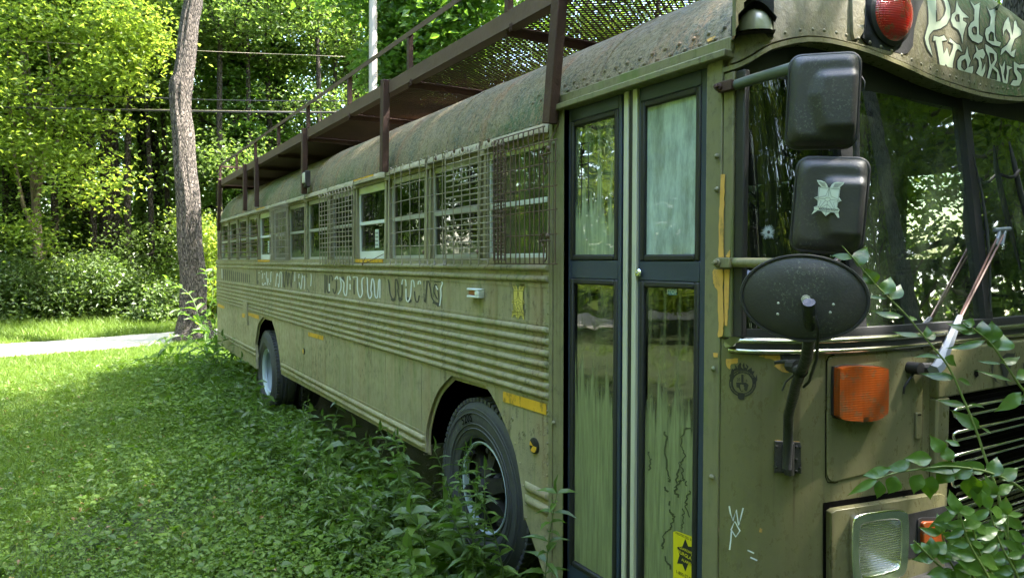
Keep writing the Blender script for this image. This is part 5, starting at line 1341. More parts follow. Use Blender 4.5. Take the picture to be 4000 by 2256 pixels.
def mesh_np(name, parts, mat):
    """parts: list of (V, F, rnd-per-vertex)"""
    V = np.concatenate([p[0] for p in parts]); off = np.cumsum([0]+[len(p[0]) for p in parts[:-1]])
    F = np.concatenate([p[1]+o for p, o in zip(parts, off)]); Rn = np.concatenate([p[2] for p in parts])
    me = bpy.data.meshes.new(name); me.vertices.add(len(V)); me.vertices.foreach_set('co', V.astype(np.float32).ravel())
    me.loops.add(len(F)*3); me.loops.foreach_set('vertex_index', F.astype(np.int32).ravel())
    me.polygons.add(len(F)); me.polygons.foreach_set('loop_start', np.arange(0, len(F)*3, 3, dtype=np.int32))
    me.update(calc_edges=True)
    a = me.attributes.new('rnd', 'FLOAT', 'POINT'); a.data.foreach_set('value', Rn.astype(np.float32))
    me.materials.append(mat); me.shade_smooth() if False else me.shade_flat()
    return me
def leaves(P, D, N, L, W, rn, shape=4, fold=.25, droop=.15):
    V, F, k = leaf_arrays(P, D, N, L, W, shape, fold, droop); return V, F, np.repeat(rn, k)
def rdir(n, up=.6, rs=NR):
    """random normals leaning upward"""
    v = rs.normal(size=(n, 3)); v /= np.linalg.norm(v, axis=1, keepdims=True); v[:, 2] = np.abs(v[:, 2])*.6+up; return v/np.linalg.norm(v, axis=1, keepdims=True)
def hdir(n, z=0.0, rs=NR):
    a = rs.uniform(0, 2*np.pi, n); return np.stack([np.cos(a), np.sin(a), rs.normal(z, .35, n)], 1)
def obj_np(name, me, parent=None, loc=(0, 0, 0), **kw):
    o = bpy.data.objects.new(name, me); COL.objects.link(o); o.location = loc
    if parent is not None: o.parent = parent
    tag(o, **kw); return o

LM = {
 'wood': leafmat('forest_leaves', (.050, .085, .018), (.115, .165, .040), (.27, .42, .06), .5),
 'bright': leafmat('bright_maple_leaves', (.075, .120, .018), (.135, .190, .035), (.46, .60, .06), .55),
 'shrub': leafmat('shrub_leaves', (.06, .10, .028), (.14, .19, .07), (.22, .36, .04), .35, .35, .8),
 'vine': leafmat('vine_leaves', (.035, .080, .014), (.09, .16, .03), (.22, .42, .03), .42),
 'cover': leafmat('ground_cover_leaves', (.036, .076, .010), (.130, .205, .030), (.20, .38, .015), .3, .5, .35),
 'grass': leafmat('grass_blades', (.055, .105, .012), (.14, .21, .035), (.28, .44, .03), .3, .5, .4),
 'weed': leafmat('weed_leaves', (.048, .092, .014), (.100, .160, .028), (.14, .30, .02), .3, .42, .5),
 'near': leafmat('big_near_leaves', (.035, .085, .018), (.055, .115, .024), (.10, .24, .008), .30, .34, .55),
}
def barkmat(name, a, b_, sc=1.0, st=1.0):
    m, nt, b = newmat(name)
    n = noise(nt, (7*sc, 7*sc, 1.1*sc), 2.2, 6, .7); v = ND(nt, 'ShaderNodeTexVoronoi', feature='DISTANCE_TO_EDGE'); tc = ND(nt, 'ShaderNodeTexCoord'); mp = ND(nt, 'ShaderNodeMapping'); mp.inputs['Scale'].default_value = (11*sc, 11*sc, 1.15*sc)
    n0 = ND(nt, 'ShaderNodeTexNoise'); n0.inputs['Scale'].default_value = 3; nt.links.new(tc.outputs['Object'], n0.inputs['Vector'])
    ad = ND(nt, 'ShaderNodeVectorMath', operation='ADD'); nt.links.new(tc.outputs['Object'], ad.inputs[0]); sc2 = ND(nt, 'ShaderNodeVectorMath', operation='SCALE'); sc2.inputs['Scale'].default_value = .05; nt.links.new(n0.outputs['Color'], sc2.inputs[0]); nt.links.new(sc2.outputs[0], ad.inputs[1])
    nt.links.new(ad.outputs[0], mp.inputs[0]); nt.links.new(mp.outputs[0], v.inputs['Vector'])
    h = mathn(nt, 'MULTIPLY', ramp(nt, v.outputs['Distance'], .02, .22), mathn(nt, 'ADD', mathn(nt, 'MULTIPLY', n, 1.3), .05))
    nt.links.new(mixc(nt, h, a, b_), b.inputs['Base Color']); b.inputs['Roughness'].default_value = .9; bumpn(nt, h, 1.0, .06*st, b); return m
BK = {'dark': barkmat('dark_forest_bark', (.018, .013, .010), (.075, .058, .048)), 'grey': barkmat('grey_furrowed_bark', (.030, .024, .020), (.30, .25, .21), 1.0), 'pale': barkmat('pale_tan_bark', (.16, .12, .085), (.30, .23, .165), .6, .3), 'mid': barkmat('brown_bark', (.03, .022, .017), (.13, .10, .08))}

def tree_mesh(seed, H, r0, cb, cr, nlimb, nleaf, ls, mat_leaf, mat_bark, wob=.25, fork=None, sig=.55, spread=1.0, topsparse=0):
    """returns (trunk mesh, crown mesh); trunk with limbs and twigs, leaves in sprays round the twigs"""
    rs = np.random.RandomState(seed); mb = MB(); pts = []; n = 14
    ph = rs.uniform(0, 6, 4)
    def tp(t): return np.array([wob*np.sin(t*3+ph[0])*t*1.3, wob*np.sin(t*2.3+ph[1])*t*1.3, t*H])
    for k in range(n+1): pts.append(tp(k/n)-np.array([0, 0, .3 if k == 0 else 0]))
    rad = [r0*(1.25 if k == 0 else 1)*(1-.85*(k/n)**1.15) for k in range(n+1)]
    mb.tube([tuple(p) for p in pts], rad, 12)
    cent = []
    for i in range(nlimb):
        t = cb/H + (1-cb/H)*((i+.5)/nlimb)**.9; a = 2.4*i+rs.uniform(-.4, .4); p0 = tp(t)
        reach = cr*(1-.65*((t-cb/H)/(1-cb/H))**1.6)*rs.uniform(.7, 1.1); el = rs.uniform(.05, .6)
        dirv = np.array([math.cos(a), math.sin(a), el]); P = [p0]; r_ = r0*(1-.8*t)*.5
        for k in range(1, 6):
            q = p0+dirv*reach*k/5+np.array([rs.normal(0, .12), rs.normal(0, .12), -.04*k*k*spread*.3+rs.normal(0, .1)])*reach*.35; P.append(q)
        mb.tube([tuple(p) for p in P], [max(.008, r_*(1-k*.17)) for k in range(6)], 6, False)
        for k in range(2, 6):
            for s_ in range(3 if k < 5 else 2):
                aa = a+rs.uniform(-1.3, 1.3); ln = reach*rs.uniform(.18, .38); q = P[k]+np.array([math.cos(aa), math.sin(aa), rs.uniform(-.2, .5)])*ln
                mb.tube([tuple(P[k]), tuple((P[k]+q)/2+rs.normal(0, .05, 3)), tuple(q)], [max(.006, r_*.3), .008, .004], 4, False); cent.append(q); cent.append((P[k]+q)/2)
    cent = np.array(cent); m_ = len(cent); idx = rs.randint(0, m_, nleaf)
    wgt = rs.uniform(.4, 1, m_)
    G = rs.normal(size=(nleaf, 3))*np.array([sig, sig, sig*.45])*wgt[idx][:, None]
    Pp = cent[idx]+G; tone = rs.uniform(0, 1, m_)[idx]*.5+rs.uniform(0, 1, nleaf)*.5
    out = (Pp-tp(.6))*np.array([1, 1, .2]); out /= np.maximum(np.linalg.norm(out, axis=1, keepdims=True), .01)
    D = out*.5+hdir(nleaf, -.25, rs); Nn = rdir(nleaf, .55, rs)
    sz = ls*rs.uniform(.65, 1.25, nleaf)
    cm = mesh_np('crown', [leaves(Pp, D, Nn, sz, sz*.62, tone, 4)], mat_leaf)
    tm = bpy.data.meshes.new('trunk'); tm.from_pydata(mb.v, [], mb.f); tm.materials.append(mat_bark); tm.shade_smooth()
    return tm, cm
KINDS = {
 'wood': tree_mesh(1, 21, .26, 3.5, 4.6, 24, 26000, .15, LM['wood'], BK['dark'], .5, sig=1.0),
 'wood2': tree_mesh(2, 17, .19, 1.8, 4.2, 24, 25000, .14, LM['wood'], BK['mid'], .6, sig=.95),
 'bright': tree_mesh(3, 12, .13, 1.6, 4.4, 20, 21000, .16, LM['bright'], BK['pale'], .5, sig=.6),
 'tall': tree_mesh(5, 19, .30, 7.5, 6.0, 22, 16000, .20, LM['wood'], BK['grey'], .5, sig=.8),
 'slim': tree_mesh(8, 17, .115, 8.5, 2.6, 12, 6500, .15, LM['wood'], BK['mid'], .35, sig=.7),
 'young': tree_mesh(6, 6.5, .06, .5, 2.2, 16, 9000, .13, LM['bright'], BK['mid'], .3, sig=.4),
}
def tree(kind, x, y, s=1.0, rz=None, label='', group=None, name='tree', cat='tree', zs=1.0):
    e = empty(name, (x, y, float(gz_(x, y)))); e.rotation_euler = (0, 0, NR.uniform(0, 6.28) if rz is None else rz); e.scale = (s, s, s*zs)
    tag(e, label, cat, group); tm, cm = KINDS[kind]
    obj_np('trunk', tm, e); obj_np('crown', cm, e); return e
def at(px, Z): p = dep(px, 1018, Z); return p.x, p.y     # plan position under a photo column at a given depth

# --- wood across the road: trees one by one, left to right
LW = 'leafy forest tree among many in the wood across the road'; GW = 'trees of the wood across the road'
wood = [(-350,27),(-60,24.5),(150,31),(330,25.5),(480,34),(620,27),(760,31),(930,25),(1400,35),(1480,29),(1640,32),(1800,28),(2000,34),(2250,30),(-700,30),(-200,36),(260,41),(560,43),(880,40),(1560,41),(1900,42),(40,46)]
for i, (px, Z) in enumerate(wood):
    x, y = at(px, Z); tree('wood' if i % 2 else 'wood2', x, y, NR.uniform(.85, 1.2), None, LW, GW, 'forest_tree')
for i, (px, Z) in enumerate(((30, 23), (215, 22.6), (262, 25), (372, 22.8), (470, 24), (505, 22.6), (590, 23.4), (655, 25), (858, 23), (985, 23.5), (1060, 25), (1250, 24), (1300, 26), (310, 26.5))):
    x, y = at(px, Z); tree('slim', x, y, NR.uniform(.85, 1.1), None, 'slim bare stemmed tree among several before the wood across the road', 'slim trees before the wood', 'slim_tree')
# fringe of lower growth standing in the sun just behind the verge
x, y = at(120, 22.0); 
# --- the wood's far depth, one mass
cl = []
for i in range(1500):
    px = NR.uniform(-1500, 2900); Z = NR.uniform(27, 52); p = dep(px, 1018, Z); z = NR.uniform(0, 1)**1.3*13
    if px > 1750 and NR.rand() < .4: continue
    cl.append((p.x, p.y, z, NR.uniform(.8, 1.9)))
NCV = len(cl)
for i in range(2600):
    a_ = NR.uniform(0, 6.283); r_ = NR.uniform(22, 36); q = (-4+r_*math.cos(a_)*1.05, -2+r_*math.sin(a_)); rel = Vector((q[0], q[1]-CAM.y, 0))
    if rel.dot(FWD) > 0 and abs(rel.dot(RGT)/max(.1, rel.dot(FWD))) < .85 : continue
    cl.append((q[0], q[1], NR.uniform(0, 1)**1.1*19, NR.uniform(1.1, 2.2)))
cl = np.array(cl); n = 330000; idx = NR.randint(0, len(cl), n)
Pp = cl[idx, :3]+NR.normal(size=(n, 3))*cl[idx, 3][:, None]*np.array([.75, .75, .4]); Pp[:, 2] = np.abs(Pp[:, 2])-.1
tone = NR.uniform(0, 1, len(cl))[idx]*.6+NR.uniform(0, .4, n); sz = NR.uniform(.16, .28, n)*np.where(idx >= NCV, 2.3, 1)
obj_np('woodland', mesh_np('woodland', [leaves(Pp, hdir(n, -.2), rdir(n, .5), sz, sz*.65, tone)], LM['wood']), kind='stuff', label='deep green wood beyond the road', cat='woodland')

# --- named trees of the picture
def custom_tree(name, base, pts, rad, label, mat, crown=None, group=None, cat='tree', extra=()):
    e = empty(name, base); tag(e, label, cat, group); mb = MB(); mb.tube(pts, rad, 20)
    for (p, r) in extra: mb.tube(p, r, 8)
    o = mb.build('trunk', mat, e, smooth=60)
    if crown is not None: obj_np('crown', crown, e)
    return e, o
# big grey tree behind the bus: its leaning trunk
zb0 = 16.6
cpts = [(756,1330,16.6,.345),(752,1240,16.6,.30),(756,1100,16.6,.275),(742,950,16.6,.265),(738,800,16.6,.255),(722,640,16.6,.24),(716,520,16.6,.235),(705,420,16.6,.225),(707,330,16.6,.25),(718,280,16.6,.215),(732,170,16.6,.205),(742,80,16.6,.20),(757,0,16.6,.20),(765,-150,16.6,.19),(790,-500,16.6,.17)]
tp_ = smooth_poly([(*dep(a, b, c), r) for a, b, c, r in cpts], 6, False)
mb = MB(); n_s = 30
rsb = np.random.RandomState(5); phs = rsb.uniform(0, 6.28, (8,))
rows = []
for i, q in enumerate(tp_):
    r0_ = q[3]; row = []
    for k in range(n_s*2+1):
        a = math.pi*k/n_s; rr = r0_*(1+.035*math.sin(9*a+q[2]*1.1+phs[0])+.03*math.sin(14*a-q[2]*1.7+phs[1])+.02*math.sin(23*a+q[2]*3)); row.append((q[0]+rr*math.cos(a), q[1]+rr*math.sin(a), q[2]))
    rows.append(row)
base = Vector(tp_[0][:3]); base.z = float(gz_(base.x, base.y))
for q_, (fl, dz_) in enumerate(((.42, -.15), (.26, .06), (.14, .26), (.06, .5))):
    rows[q_] = [(base.x+(p[0]-tp_[q_][0])*(1+fl*(1+.5*math.sin(5*math.atan2(p[1]-tp_[q_][1], p[0]-tp_[q_][0])))), base.y+(p[1]-tp_[q_][1])*(1+fl*(1+.5*math.sin(5*math.atan2(p[1]-tp_[q_][1], p[0]-tp_[q_][0])))), base.z+dz_) for p in rows[q_]]
e = empty('grey_trunk_tree', base); tag(e, 'large grey tree with furrowed bark standing by the road behind the bus', 'tree')
mb.grid(rows); mb.build('trunk', BK['grey'], e, smooth=70)
tm, cm = tree_mesh(31, 13, .17, 3.5, 5.5, 16, 17000, .20, LM['wood'], BK['grey'], .3, sig=.8)
o = obj_np('crown', cm, e, (0, 0, 0)); o.location = Vector(tp_[-1][:3])-base-Vector((0, 0, 4.2)); o2 = obj_np('limb', tm, e); o2.location = Vector(tp_[-1][:3])-base-Vector((0, 0, .1)); o.location = o2.location
o2.scale = (1, 1, .8); o.scale = (1, 1, .8)

def trunk_at(px, Z, pys, rad, label, name='forest_trunk_tree', mat='dark', dx=(), group=None):
    pts = [dep(px+(dx[i] if i < len(dx) else 0), py, Z) for i, py in enumerate(pys)]
    base = Vector((pts[0].x, pts[0].y, float(gz_(pts[0].x, pts[0].y)))); e = empty(name, base); tag(e, label, 'tree', group); mb = MB()
    n = len(pts); sp = smooth_poly([(*p, r) for p, r in zip(pts, rad)], 5, False); mb.tube([q[:3] for q in sp], [q[3] for q in sp], 14); mb.build('trunk', BK[mat], e, smooth=70)
    return e, pts
def clump_crown(e, cents, n, sig, ls, mat, seed, up=.55, flat=.5):
    rs = np.random.RandomState(seed); c = np.array([tuple(p) for p in cents]); idx = rs.randint(0, len(c), n); off = wloc(e)
    sg = np.broadcast_to(sig, len(c))[idx][:, None]
    P_ = c[idx]-np.array(tuple(off))+rs.normal(size=(n, 3))*sg*np.array([1, 1, flat]); sz = ls*rs.uniform(.65, 1.3, n)
    tone = rs.uniform(0, .5, len(c))[idx]+rs.uniform(0, .5, n)
    return obj_np('crown', mesh_np('crown', [leaves(P_, hdir(n, -.25, rs), rdir(n, up, rs), sz, sz*.62, tone)], mat), e)
# left: two thick dark trunks, pale forked tree with the sunlit crown
e, pts = trunk_at(95, 25, [1330, 1000, 600, 200, -300], [.42, .38, .34, .3, .2], 'thick dark trunk at the far left, behind the pale forked tree', dx=(0, -20, -40, -60, -80)); clump_crown(e, [dep(95+NR.uniform(-420, 200), NR.uniform(-400, 500), 25+NR.uniform(.6, 4)) for _ in range(60)], 12000, .85, .16, LM['wood'], 41)
pal = [dep(u, v, 21.5) for u, v in ((150,1260),(152,1100),(148,950),(140,800),(128,640),(120,480),(100,330),(85,150),(70,-50))]
e = empty('pale_forked_tree', (pal[0].x, pal[0].y, float(gz_(pal[0].x, pal[0].y)))); tag(e, 'slim pale tan tree with many stems and a sunlit yellow green crown', 'tree')
mb = MB(); mb.tube([pal[0]-Vector((0, 0, .8))]+pal, [.17,.15,.14,.13,.12,.10,.09,.08,.06,.04], 10)
for l, r in (([(140,800),(170,640),(185,500),(205,350),(190,200),(150,0)], .085), ([(150,950),(90,800),(60,640),(40,480),(30,200)], .075), ([(120,480),(160,350),(230,250),(330,160),(430,90)], .06), ([(165,660),(240,520),(260,380),(360,260),(440,170)], .05), ([(128,640),(60,500),(20,350)], .05), ([(155,1050),(200,930),(230,860),(300,800)], .04), ([(185,500),(130,380),(110,250),(100,60)], .05)):
    P_ = [dep(u, v, 21.5-.25*k) for k, (u, v) in enumerate(l)]; mb.tube(P_, [r*(1-.8*k/(len(P_)-1)) for k in range(len(P_))], 6)
mb.build('trunk', BK['pale'], e, smooth=60)
cc = []
for _ in range(150):
    u = NR.uniform(-250, 560); v = NR.uniform(-350, 640)
    if u > 330 and v > 330: continue
    if u > 470 and v > 200: continue
    cc.append(dep(u, v+.12*abs(u-150), NR.uniform(21.9, 24.5) if (70 < u < 240 and v > 250) else NR.uniform(18.6, 23)))
cc += [dep(u, v, 19.5) for u, v in ((330,330),(400,300),(450,250),(530,180),(560,120),(270,420),(330,470),(180,560),(90,600),(40,540),(60,880),(180,950),(30,900),(230,620),(560,220),(540,170),(500,60),(520,20),(410,470),(330,600),(330,720),(440,690),(380,780),(430,300),(490,330),(260,700))]
clump_crown(e, cc, 30000, .5, .145, LM['bright'], 42)
for px, Z, r, lab, dx in ((345, 24.5, .26, 'dark straight trunk left of the twin trunks in the wood', (0, 5, 0, -10, -10)), (425, 23.5, .33, 'stout twin trunk with reddish bark left of the big grey tree', (0, 0, 5, 0, 5)), (280, 26.5, .22, 'narrow dark trunk between the pale tree and the twin trunks', (0, 0, -5, -5, -5)), (545, 28, .17, 'thin dark trunk standing in the dim wood nearest the grey tree', (0, 8, 10, 5, 5))):
    e, pts = trunk_at(px, Z, [1290, 1050, 800, 500, 100, -300], [r*1.1, r, r*.9, r*.8, r*.7, r*.5], lab, mat='mid', dx=dx)
    clump_crown(e, [dep(px+NR.uniform(-260, 260), NR.uniform(-400, 450), Z+NR.uniform(.6, 3.5)) for _ in range(45)], 9000, .75, .15, LM['wood'], 50+px)
# ivy-clad trunks right of the grey tree
for px, Z, r, lab, dx in ((930, 24, .24, 'ivy clad trunk just right of the big grey tree', (0, 0, -8, -25, -45, -60)), (1105, 25.5, .24, 'ivy clad dark trunk left of the forked trunk', (0, 0, -10, -20, -30, -35))):
    e, pts = trunk_at(px, Z, [1250, 900, 600, 300, 0, -300], [r*1.1, r, r*.9, r*.85, r*.75, r*.6], lab, 'ivy_clad_tree', 'mid', dx=dx)
    cs = []
    for k in range(90):
        v = NR.uniform(-250, 1000); cs.append(dep(px-.06*(900-v)*.5+NR.uniform(-62, 62), v, Z-NR.uniform(0, .5)))
    cs += [dep(px+NR.uniform(-150, 130), NR.uniform(-300, 330), Z+NR.uniform(0, 2)) for _ in range(26)]
    clump_crown(e, cs, 12000, .30, .17, LM['vine'], 60+px)
e, pts = trunk_at(1382, 27, [1000, 600, 330, 200], [.3, .28, .26, .24], 'grey trunk forking into two stems beside the wooden pole', 'forked_tree', 'mid', dx=(10, 0, -10, -20))
mb = MB()
for l in ([(1365,220),(1335,120),(1315,40),(1300,-100)], [(1368,220),(1372,130),(1385,60),(1395,-100)]): mb.tube([dep(u, v, 27) for u, v in l], [.19, .16, .14, .1], 10)
mb.build('limb', BK['mid'], e, smooth=60)
clump_crown(e, [dep(1370+NR.uniform(-170, 150), NR.uniform(-200, 350), 27+NR.uniform(-1, 2)) for _ in range(26)], 5200, .5, .15, LM['wood'], 77)
# vine-hung branch foliage with broad leaves close above the rack (a tree on the driver's side)
e, pts = trunk_at(1570, 18, [1000, 600, 300, 0, -400], [.28, .26, .24, .2, .16], 'broad leaved tree hung with vines beyond the roof rack', 'vine_hung_tree', 'dark', dx=(0, 0, 0, 5, 10))
cs = [dep(NR.uniform(1490, 1640), NR.uniform(-200, 420), NR.uniform(17.2, 18.5)) for _ in range(50)]+[dep(NR.uniform(1560, 2150), NR.uniform(-500, 80), NR.uniform(15.5, 18)) for _ in range(60)]+[dep(NR.uniform(1640, 1860), NR.uniform(40, 260), NR.uniform(16, 18)) for _ in range(22)]+[dep(NR.uniform(1300, 1400), NR.uniform(-60, 30), NR.uniform(17, 18)) for _ in range(4)]
clump_crown(e, cs, 12500, .36, .20, LM['vine'], 78, .35, .8)
# --- unseen trees round the bus, known by shade and reflections; some added to shape both
GS = 'trees standing around the clearing outside the photo'; LS = 'leafy tree at the edge of the clearing, unseen, for shade and reflections'
ring = [('tall', -4.8, 8.8, .9), ('tall', 9.5, 6.0, 1.0), ('wood2', -6.5, 14, 1.0), ('tall', 8.0, 13.5, 1.0), ('wood', 14, 9, 1), 
        ('wood', 15, 1, 1), ('wood2', 12, -4, 1), ('wood', 13.5, -11, 1), ('bright', 9.5, -8.5, 1), ('wood', 6, -15, 1), ('wood2', 0, -16, 1), ('bright', -4, -13.5, 1.0), ('wood', -6, -18, 1), ('wood2', -11, -16, 1), ('wood', -17, -19, .9), ('bright', -12.5, -20, 1.1), ('wood', 1, -22, 1), ('wood', -24, -22, 1), ('wood', 18, -6, 1.1), ('wood2', 8, 20, 1), ('wood', 0, 18, 1), ('young', 6.5, -3.0, 1.2), ('young', 8, 0.5, 1.2), ('young', -1, -11.5, 1.1), ('young', -7, -12, 1.0), ('young', 3.5, -9, 1.1), ('wood2', 19, 4, 1.1), ('wood', -12, 17, 1), ('wood2', -19, 14.5, .9), ('bright', 5, 14.5, 1.3), ('bright', 9.5, 17.5, 1.4), ('tall', -13.5, -5.8, .9), ('young', -10, 12.5, 1.3), ('young', -13.5, 12, 1.2), ('young', -17, 13, 1.3), ('bright', -9, 20, 1.1), ('wood2', 2.5, 20, 1.1), ('wood', 13, 15.5, 1), ('wood2', 7, 23, 1.2), ('wood', 12, 23, 1.1), ('bright', 8.5, 12, 1.1), ('wood2', -10.5, -11.5, 1), ('wood', -14.5, -10.5, .8), ('young', -12.5, -8.8, .75), ('young', -10.8, -10.8, .9), ('young', -14.8, -7.8, .6), ('young', -9.2, -9.2, .8), ('tall', 3.2, 7.75, 1), ('tall', -1.8, 7.6, .95), ('wood', 17.5, 12, 1.1), ('young', 9, 8, 1.3)]
for k, x, y, s in ring: tree(k, x, y, s, None, LS, GS, 'clearing_tree')

# --- roadside shrubs beyond the road
GB = 'shrubs along the far verge of the road'
def shrub(px, Z, r, h, n, mat, label, ls=.12, seed=0):
    p = dep(px, 1018, Z); b0 = Vector((p.x, p.y, float(gz_(p.x, p.y)))); e = empty('shrub', b0); tag(e, label, 'shrub', GB); rs = np.random.RandomState(seed+int(abs(px)))
    cs = []; mb = MB()
    for k in range(22):
        a = rs.uniform(0, 6.28); q = b0+Vector((math.cos(a)*r*rs.uniform(.1, 1), math.sin(a)*r*rs.uniform(.1, 1), h*rs.uniform(.15, 1))); cs.append(q)
        if k % 3 == 0: mb.tube([b0+Vector((rs.uniform(-.1, .1), rs.uniform(-.1, .1), -.05)), b0.lerp(q, .5)+Vector((0, 0, .15)), q], [.02, .014, .006], 5)
    mb.build('stem', BK['mid'], e); clump_crown(e, cs, n, .27*max(r, .8), ls, mat, seed+3, .5, .7)
SB = [(-260,21,1.6,2.4,'shrub','dense shrub at the far left edge of the verge'),(-60,20.6,1.3,1.7,'shrub','grey green shrub under the pale tree, cut by the left edge'),(110,20.8,1.5,1.6,'shrub','pale flecked shrub in front of the pale forked tree'),(270,21,1.4,1.9,'shrub','silvery shrub below the dark twin trunks'),(410,21.4,1.3,1.8,'shrub','tall shrub right of the twin trunks'),(540,21.8,1.1,1.2,'shrub','small sunlit shrub left of the grey tree'),(640,20.8,.9,1.1,'shrub','feathery pale shrub right before the grey tree'),(700,22.5,1.4,3.2,'wood','dark tall bush just behind the grey tree'),(835,21.5,1.1,3.3,'bright','bright bush between the grey tree and the bus'),(930,22.5,1.6,2.8,'bright','sunlit bush partly hidden by the rear of the bus'),(190,24,2,3.4,'wood','shaded bush deep behind the pale forked tree'),(480,25,2,3.6,'wood','shaded bush deep in the wood left of the grey tree'),(340,22.5,1.5,2.0,'shrub','high shrub against the dark trunks'),(20,23,1.9,3.8,'wood','leafy bush behind the far left shrubs')]
for i, (px, Z, r, h, mt, lab) in enumerate(SB): shrub(px, Z, r, h, 5200 if r > 1.2 else 3600, LM[mt], lab, .12, i*7)

# --- utility pole and wires
pb = dep(1452, 1018, 15.5); p0 = Vector((pb.x, pb.y, float(gz_(pb.x, pb.y)))); p1 = dep(1458, -400, 15.5); mb = MB(); mb.tube([p0-Vector((0, 0, .3)), p1], [.10, .082], 14); e = empty('utility_pole', p0); tag(e, 'bleached wooden utility pole seen beyond the roof rack', 'pole'); mb.build('shaft', M['wood'], e)
mb = MB(); mb.box(p1-Vector((0, 0, .6)), (.12, 2.2, .12)); mb.build('crossarm', M['wood'], e)
wm = simple('cable_sheath', (.03, .03, .035), .35, 0, .1, 5); wl = simple('pale_wire', (.35, .30, .22), .4, .3, .1, 5)
for i, (l, r, mt, lab) in enumerate((([(-600,350,19),(0,365,19),(400,375,19.5),(900,392,20),(1350,395,21)], .014, wm, 'thin black power cable, the upper of the pair before the wood'), ([(-600,408,19),(0,419,19),(400,428,19.5),(900,437,20),(1350,440,21)], .024, wm, 'thick black twisted cable, the lowest wire before the wood'), ([(-600,405,19.6),(0,415,19.6),(400,424,20),(900,433,20.4),(1350,437,21)], .010, wl, 'grey wire lying just above the thick black cable'), ([(-600,130,19),(30,158,19),(430,179,19.5),(800,200,20),(1150,214,20.5),(1350,222,21)], .007, wl, 'single pale wire high across the sunlit leaves'))):
    mb = MB(); mb.tube([dep(*q) for q in smooth_poly(l, 5, False)], r, 6); o = mb.build('power_cable', mt, None, smooth=60, label=lab, cat='cable', group='cables strung along the road')

# --- ground cover, grass
def in_frame(x, y, z=0):
    d = np.stack([x-CAM.x, y-CAM.y, np.full_like(x, z-CAM.z)], 1); Zd = d@np.array(FWD); u = 2000+FPX*(d@np.array(RGT))/Zd; v = 1128-FPX*(d@np.array(UPV))/Zd
    return Zd, u, v
def scatter(n, x0, x1, y0, y1): return NR.uniform(x0, x1, n), NR.uniform(y0, y1, n)
def underbus(x, y): return (y > .25) & (y < 2.2) & (x < -1.6) & (x > XR)
x, y = scatter(1500000, -15, 1.0, -9, 3.0); Zd, u, v = in_frame(x, y)
pn = np.sin(x*2.1+1)*np.sin(y*1.7+.5)+.6*np.sin(x*4.7-y*3.1)+.5*np.sin(x*9.1+y*7.3)
near = np.exp(-np.maximum(0, -y-.0)*.35)
k = (Zd > .6) & (u > -700) & (u < 4500) & (v < 3800) & ~underbus(x, y) & (NR.rand(len(x)) < np.clip(7.5/np.maximum(Zd, 4), .2, 1)**1.5*(.05+.50*np.clip(pn*.5+.22, 0, 1)+.42*near))
x, y, Zk, pn = x[k], y[k], Zd[k], pn[k]; n = len(x); print('cover', n)
big = NR.rand(n) < .06; wbus = np.clip(1.3-np.abs(y+.2)*.55, 0, 1)
sz = NR.uniform(.009, .021, n)*(1+.6*wbus)*np.where(big, 2.0, 1)*(1+.05*Zk)
z = gz_(x, y)+NR.uniform(.01, .07, n)*(1+.9*wbus)+np.where(big, .03, 0)
obj_np('ground_cover', mesh_np('ground_cover', [leaves(np.stack([x, y, z], 1), hdir(n, .1), rdir(n, 1.1), sz, sz*NR.uniform(.5, .9, n), np.clip(NR.uniform(0, .8, n)+.1*pn, 0, 1), 6, .12, .1)], LM['cover']), kind='stuff', label='creeping ivy and clover covering the lawn', cat='ground cover')
xl, yl = scatter(9000, -13, 0, -8, .2); Zd, u, v = in_frame(xl, yl); kk = (Zd > 1) & (u > -200) & (u < 4200) & (v < 2400); xl, yl = xl[kk][:900], yl[kk][:900]; nl_ = len(xl); szl = NR.uniform(.02, .045, nl_)
obj_np('leaf_litter', mesh_np('leaf_litter', [leaves(np.stack([xl, yl, gz_(xl, yl)+NR.uniform(.05, .10, nl_)], 1), hdir(nl_, 0), rdir(nl_, 1.0), szl, szl*.6, NR.rand(nl_), 6, .3, .3)], leafmat('dead_leaves', (.10, .06, .025), (.32, .24, .08), (.2, .14, .03), .1)), kind='stuff', label='scattered dead leaves lying on the lawn', cat='leaf litter')
x, y = scatter(1500000, -17.6, 2, -11, 4); Zd, u, v = in_frame(x, y); pn = np.sin(x*1.3+2)*np.sin(y*1.1)+.6*np.sin(x*3.1+y*2.2)
k = (Zd > 1.0) & (u > -700) & (u < 4500) & (v < 3800) & ~underbus(x, y) & (x < road_x(y)+99) & (x > road_x(y)+.1) & (NR.rand(len(x)) < (.50+.3*pn+.35*np.clip((Zd-8)/5, 0, 1)))
x, y, Zk = x[k], y[k], Zd[k]; n = len(x); print('grass', n)
L = NR.uniform(.05, .15, n)*(1+.02*Zk); Dv = rdir(n, .5); 
G1 = leaves(np.stack([x, y, gz_(x, y)-.01], 1), Dv, hdir(n), L, NR.uniform(.003, .006, n)*(1+.09*Zk), NR.rand(n), 5, 0, .35)
tx, ty = scatter(420, -15, .5, -9, .1); rep_ = NR.randint(14, 40, len(tx)); x = np.repeat(tx, rep_)+NR.normal(0, .035, rep_.sum()); y = np.repeat(ty, rep_)+NR.normal(0, .035, rep_.sum()); n = len(x); ct = np.stack([x-np.repeat(tx, rep_), y-np.repeat(ty, rep_), np.full(n, .09)], 1)
G4 = leaves(np.stack([x, y, gz_(x, y)-.01], 1), ct+NR.normal(0, .012, (n, 3)), hdir(n), NR.uniform(.12, .26, n), NR.uniform(.004, .007, n), NR.uniform(.35, 1, n), 5, 0, .45)
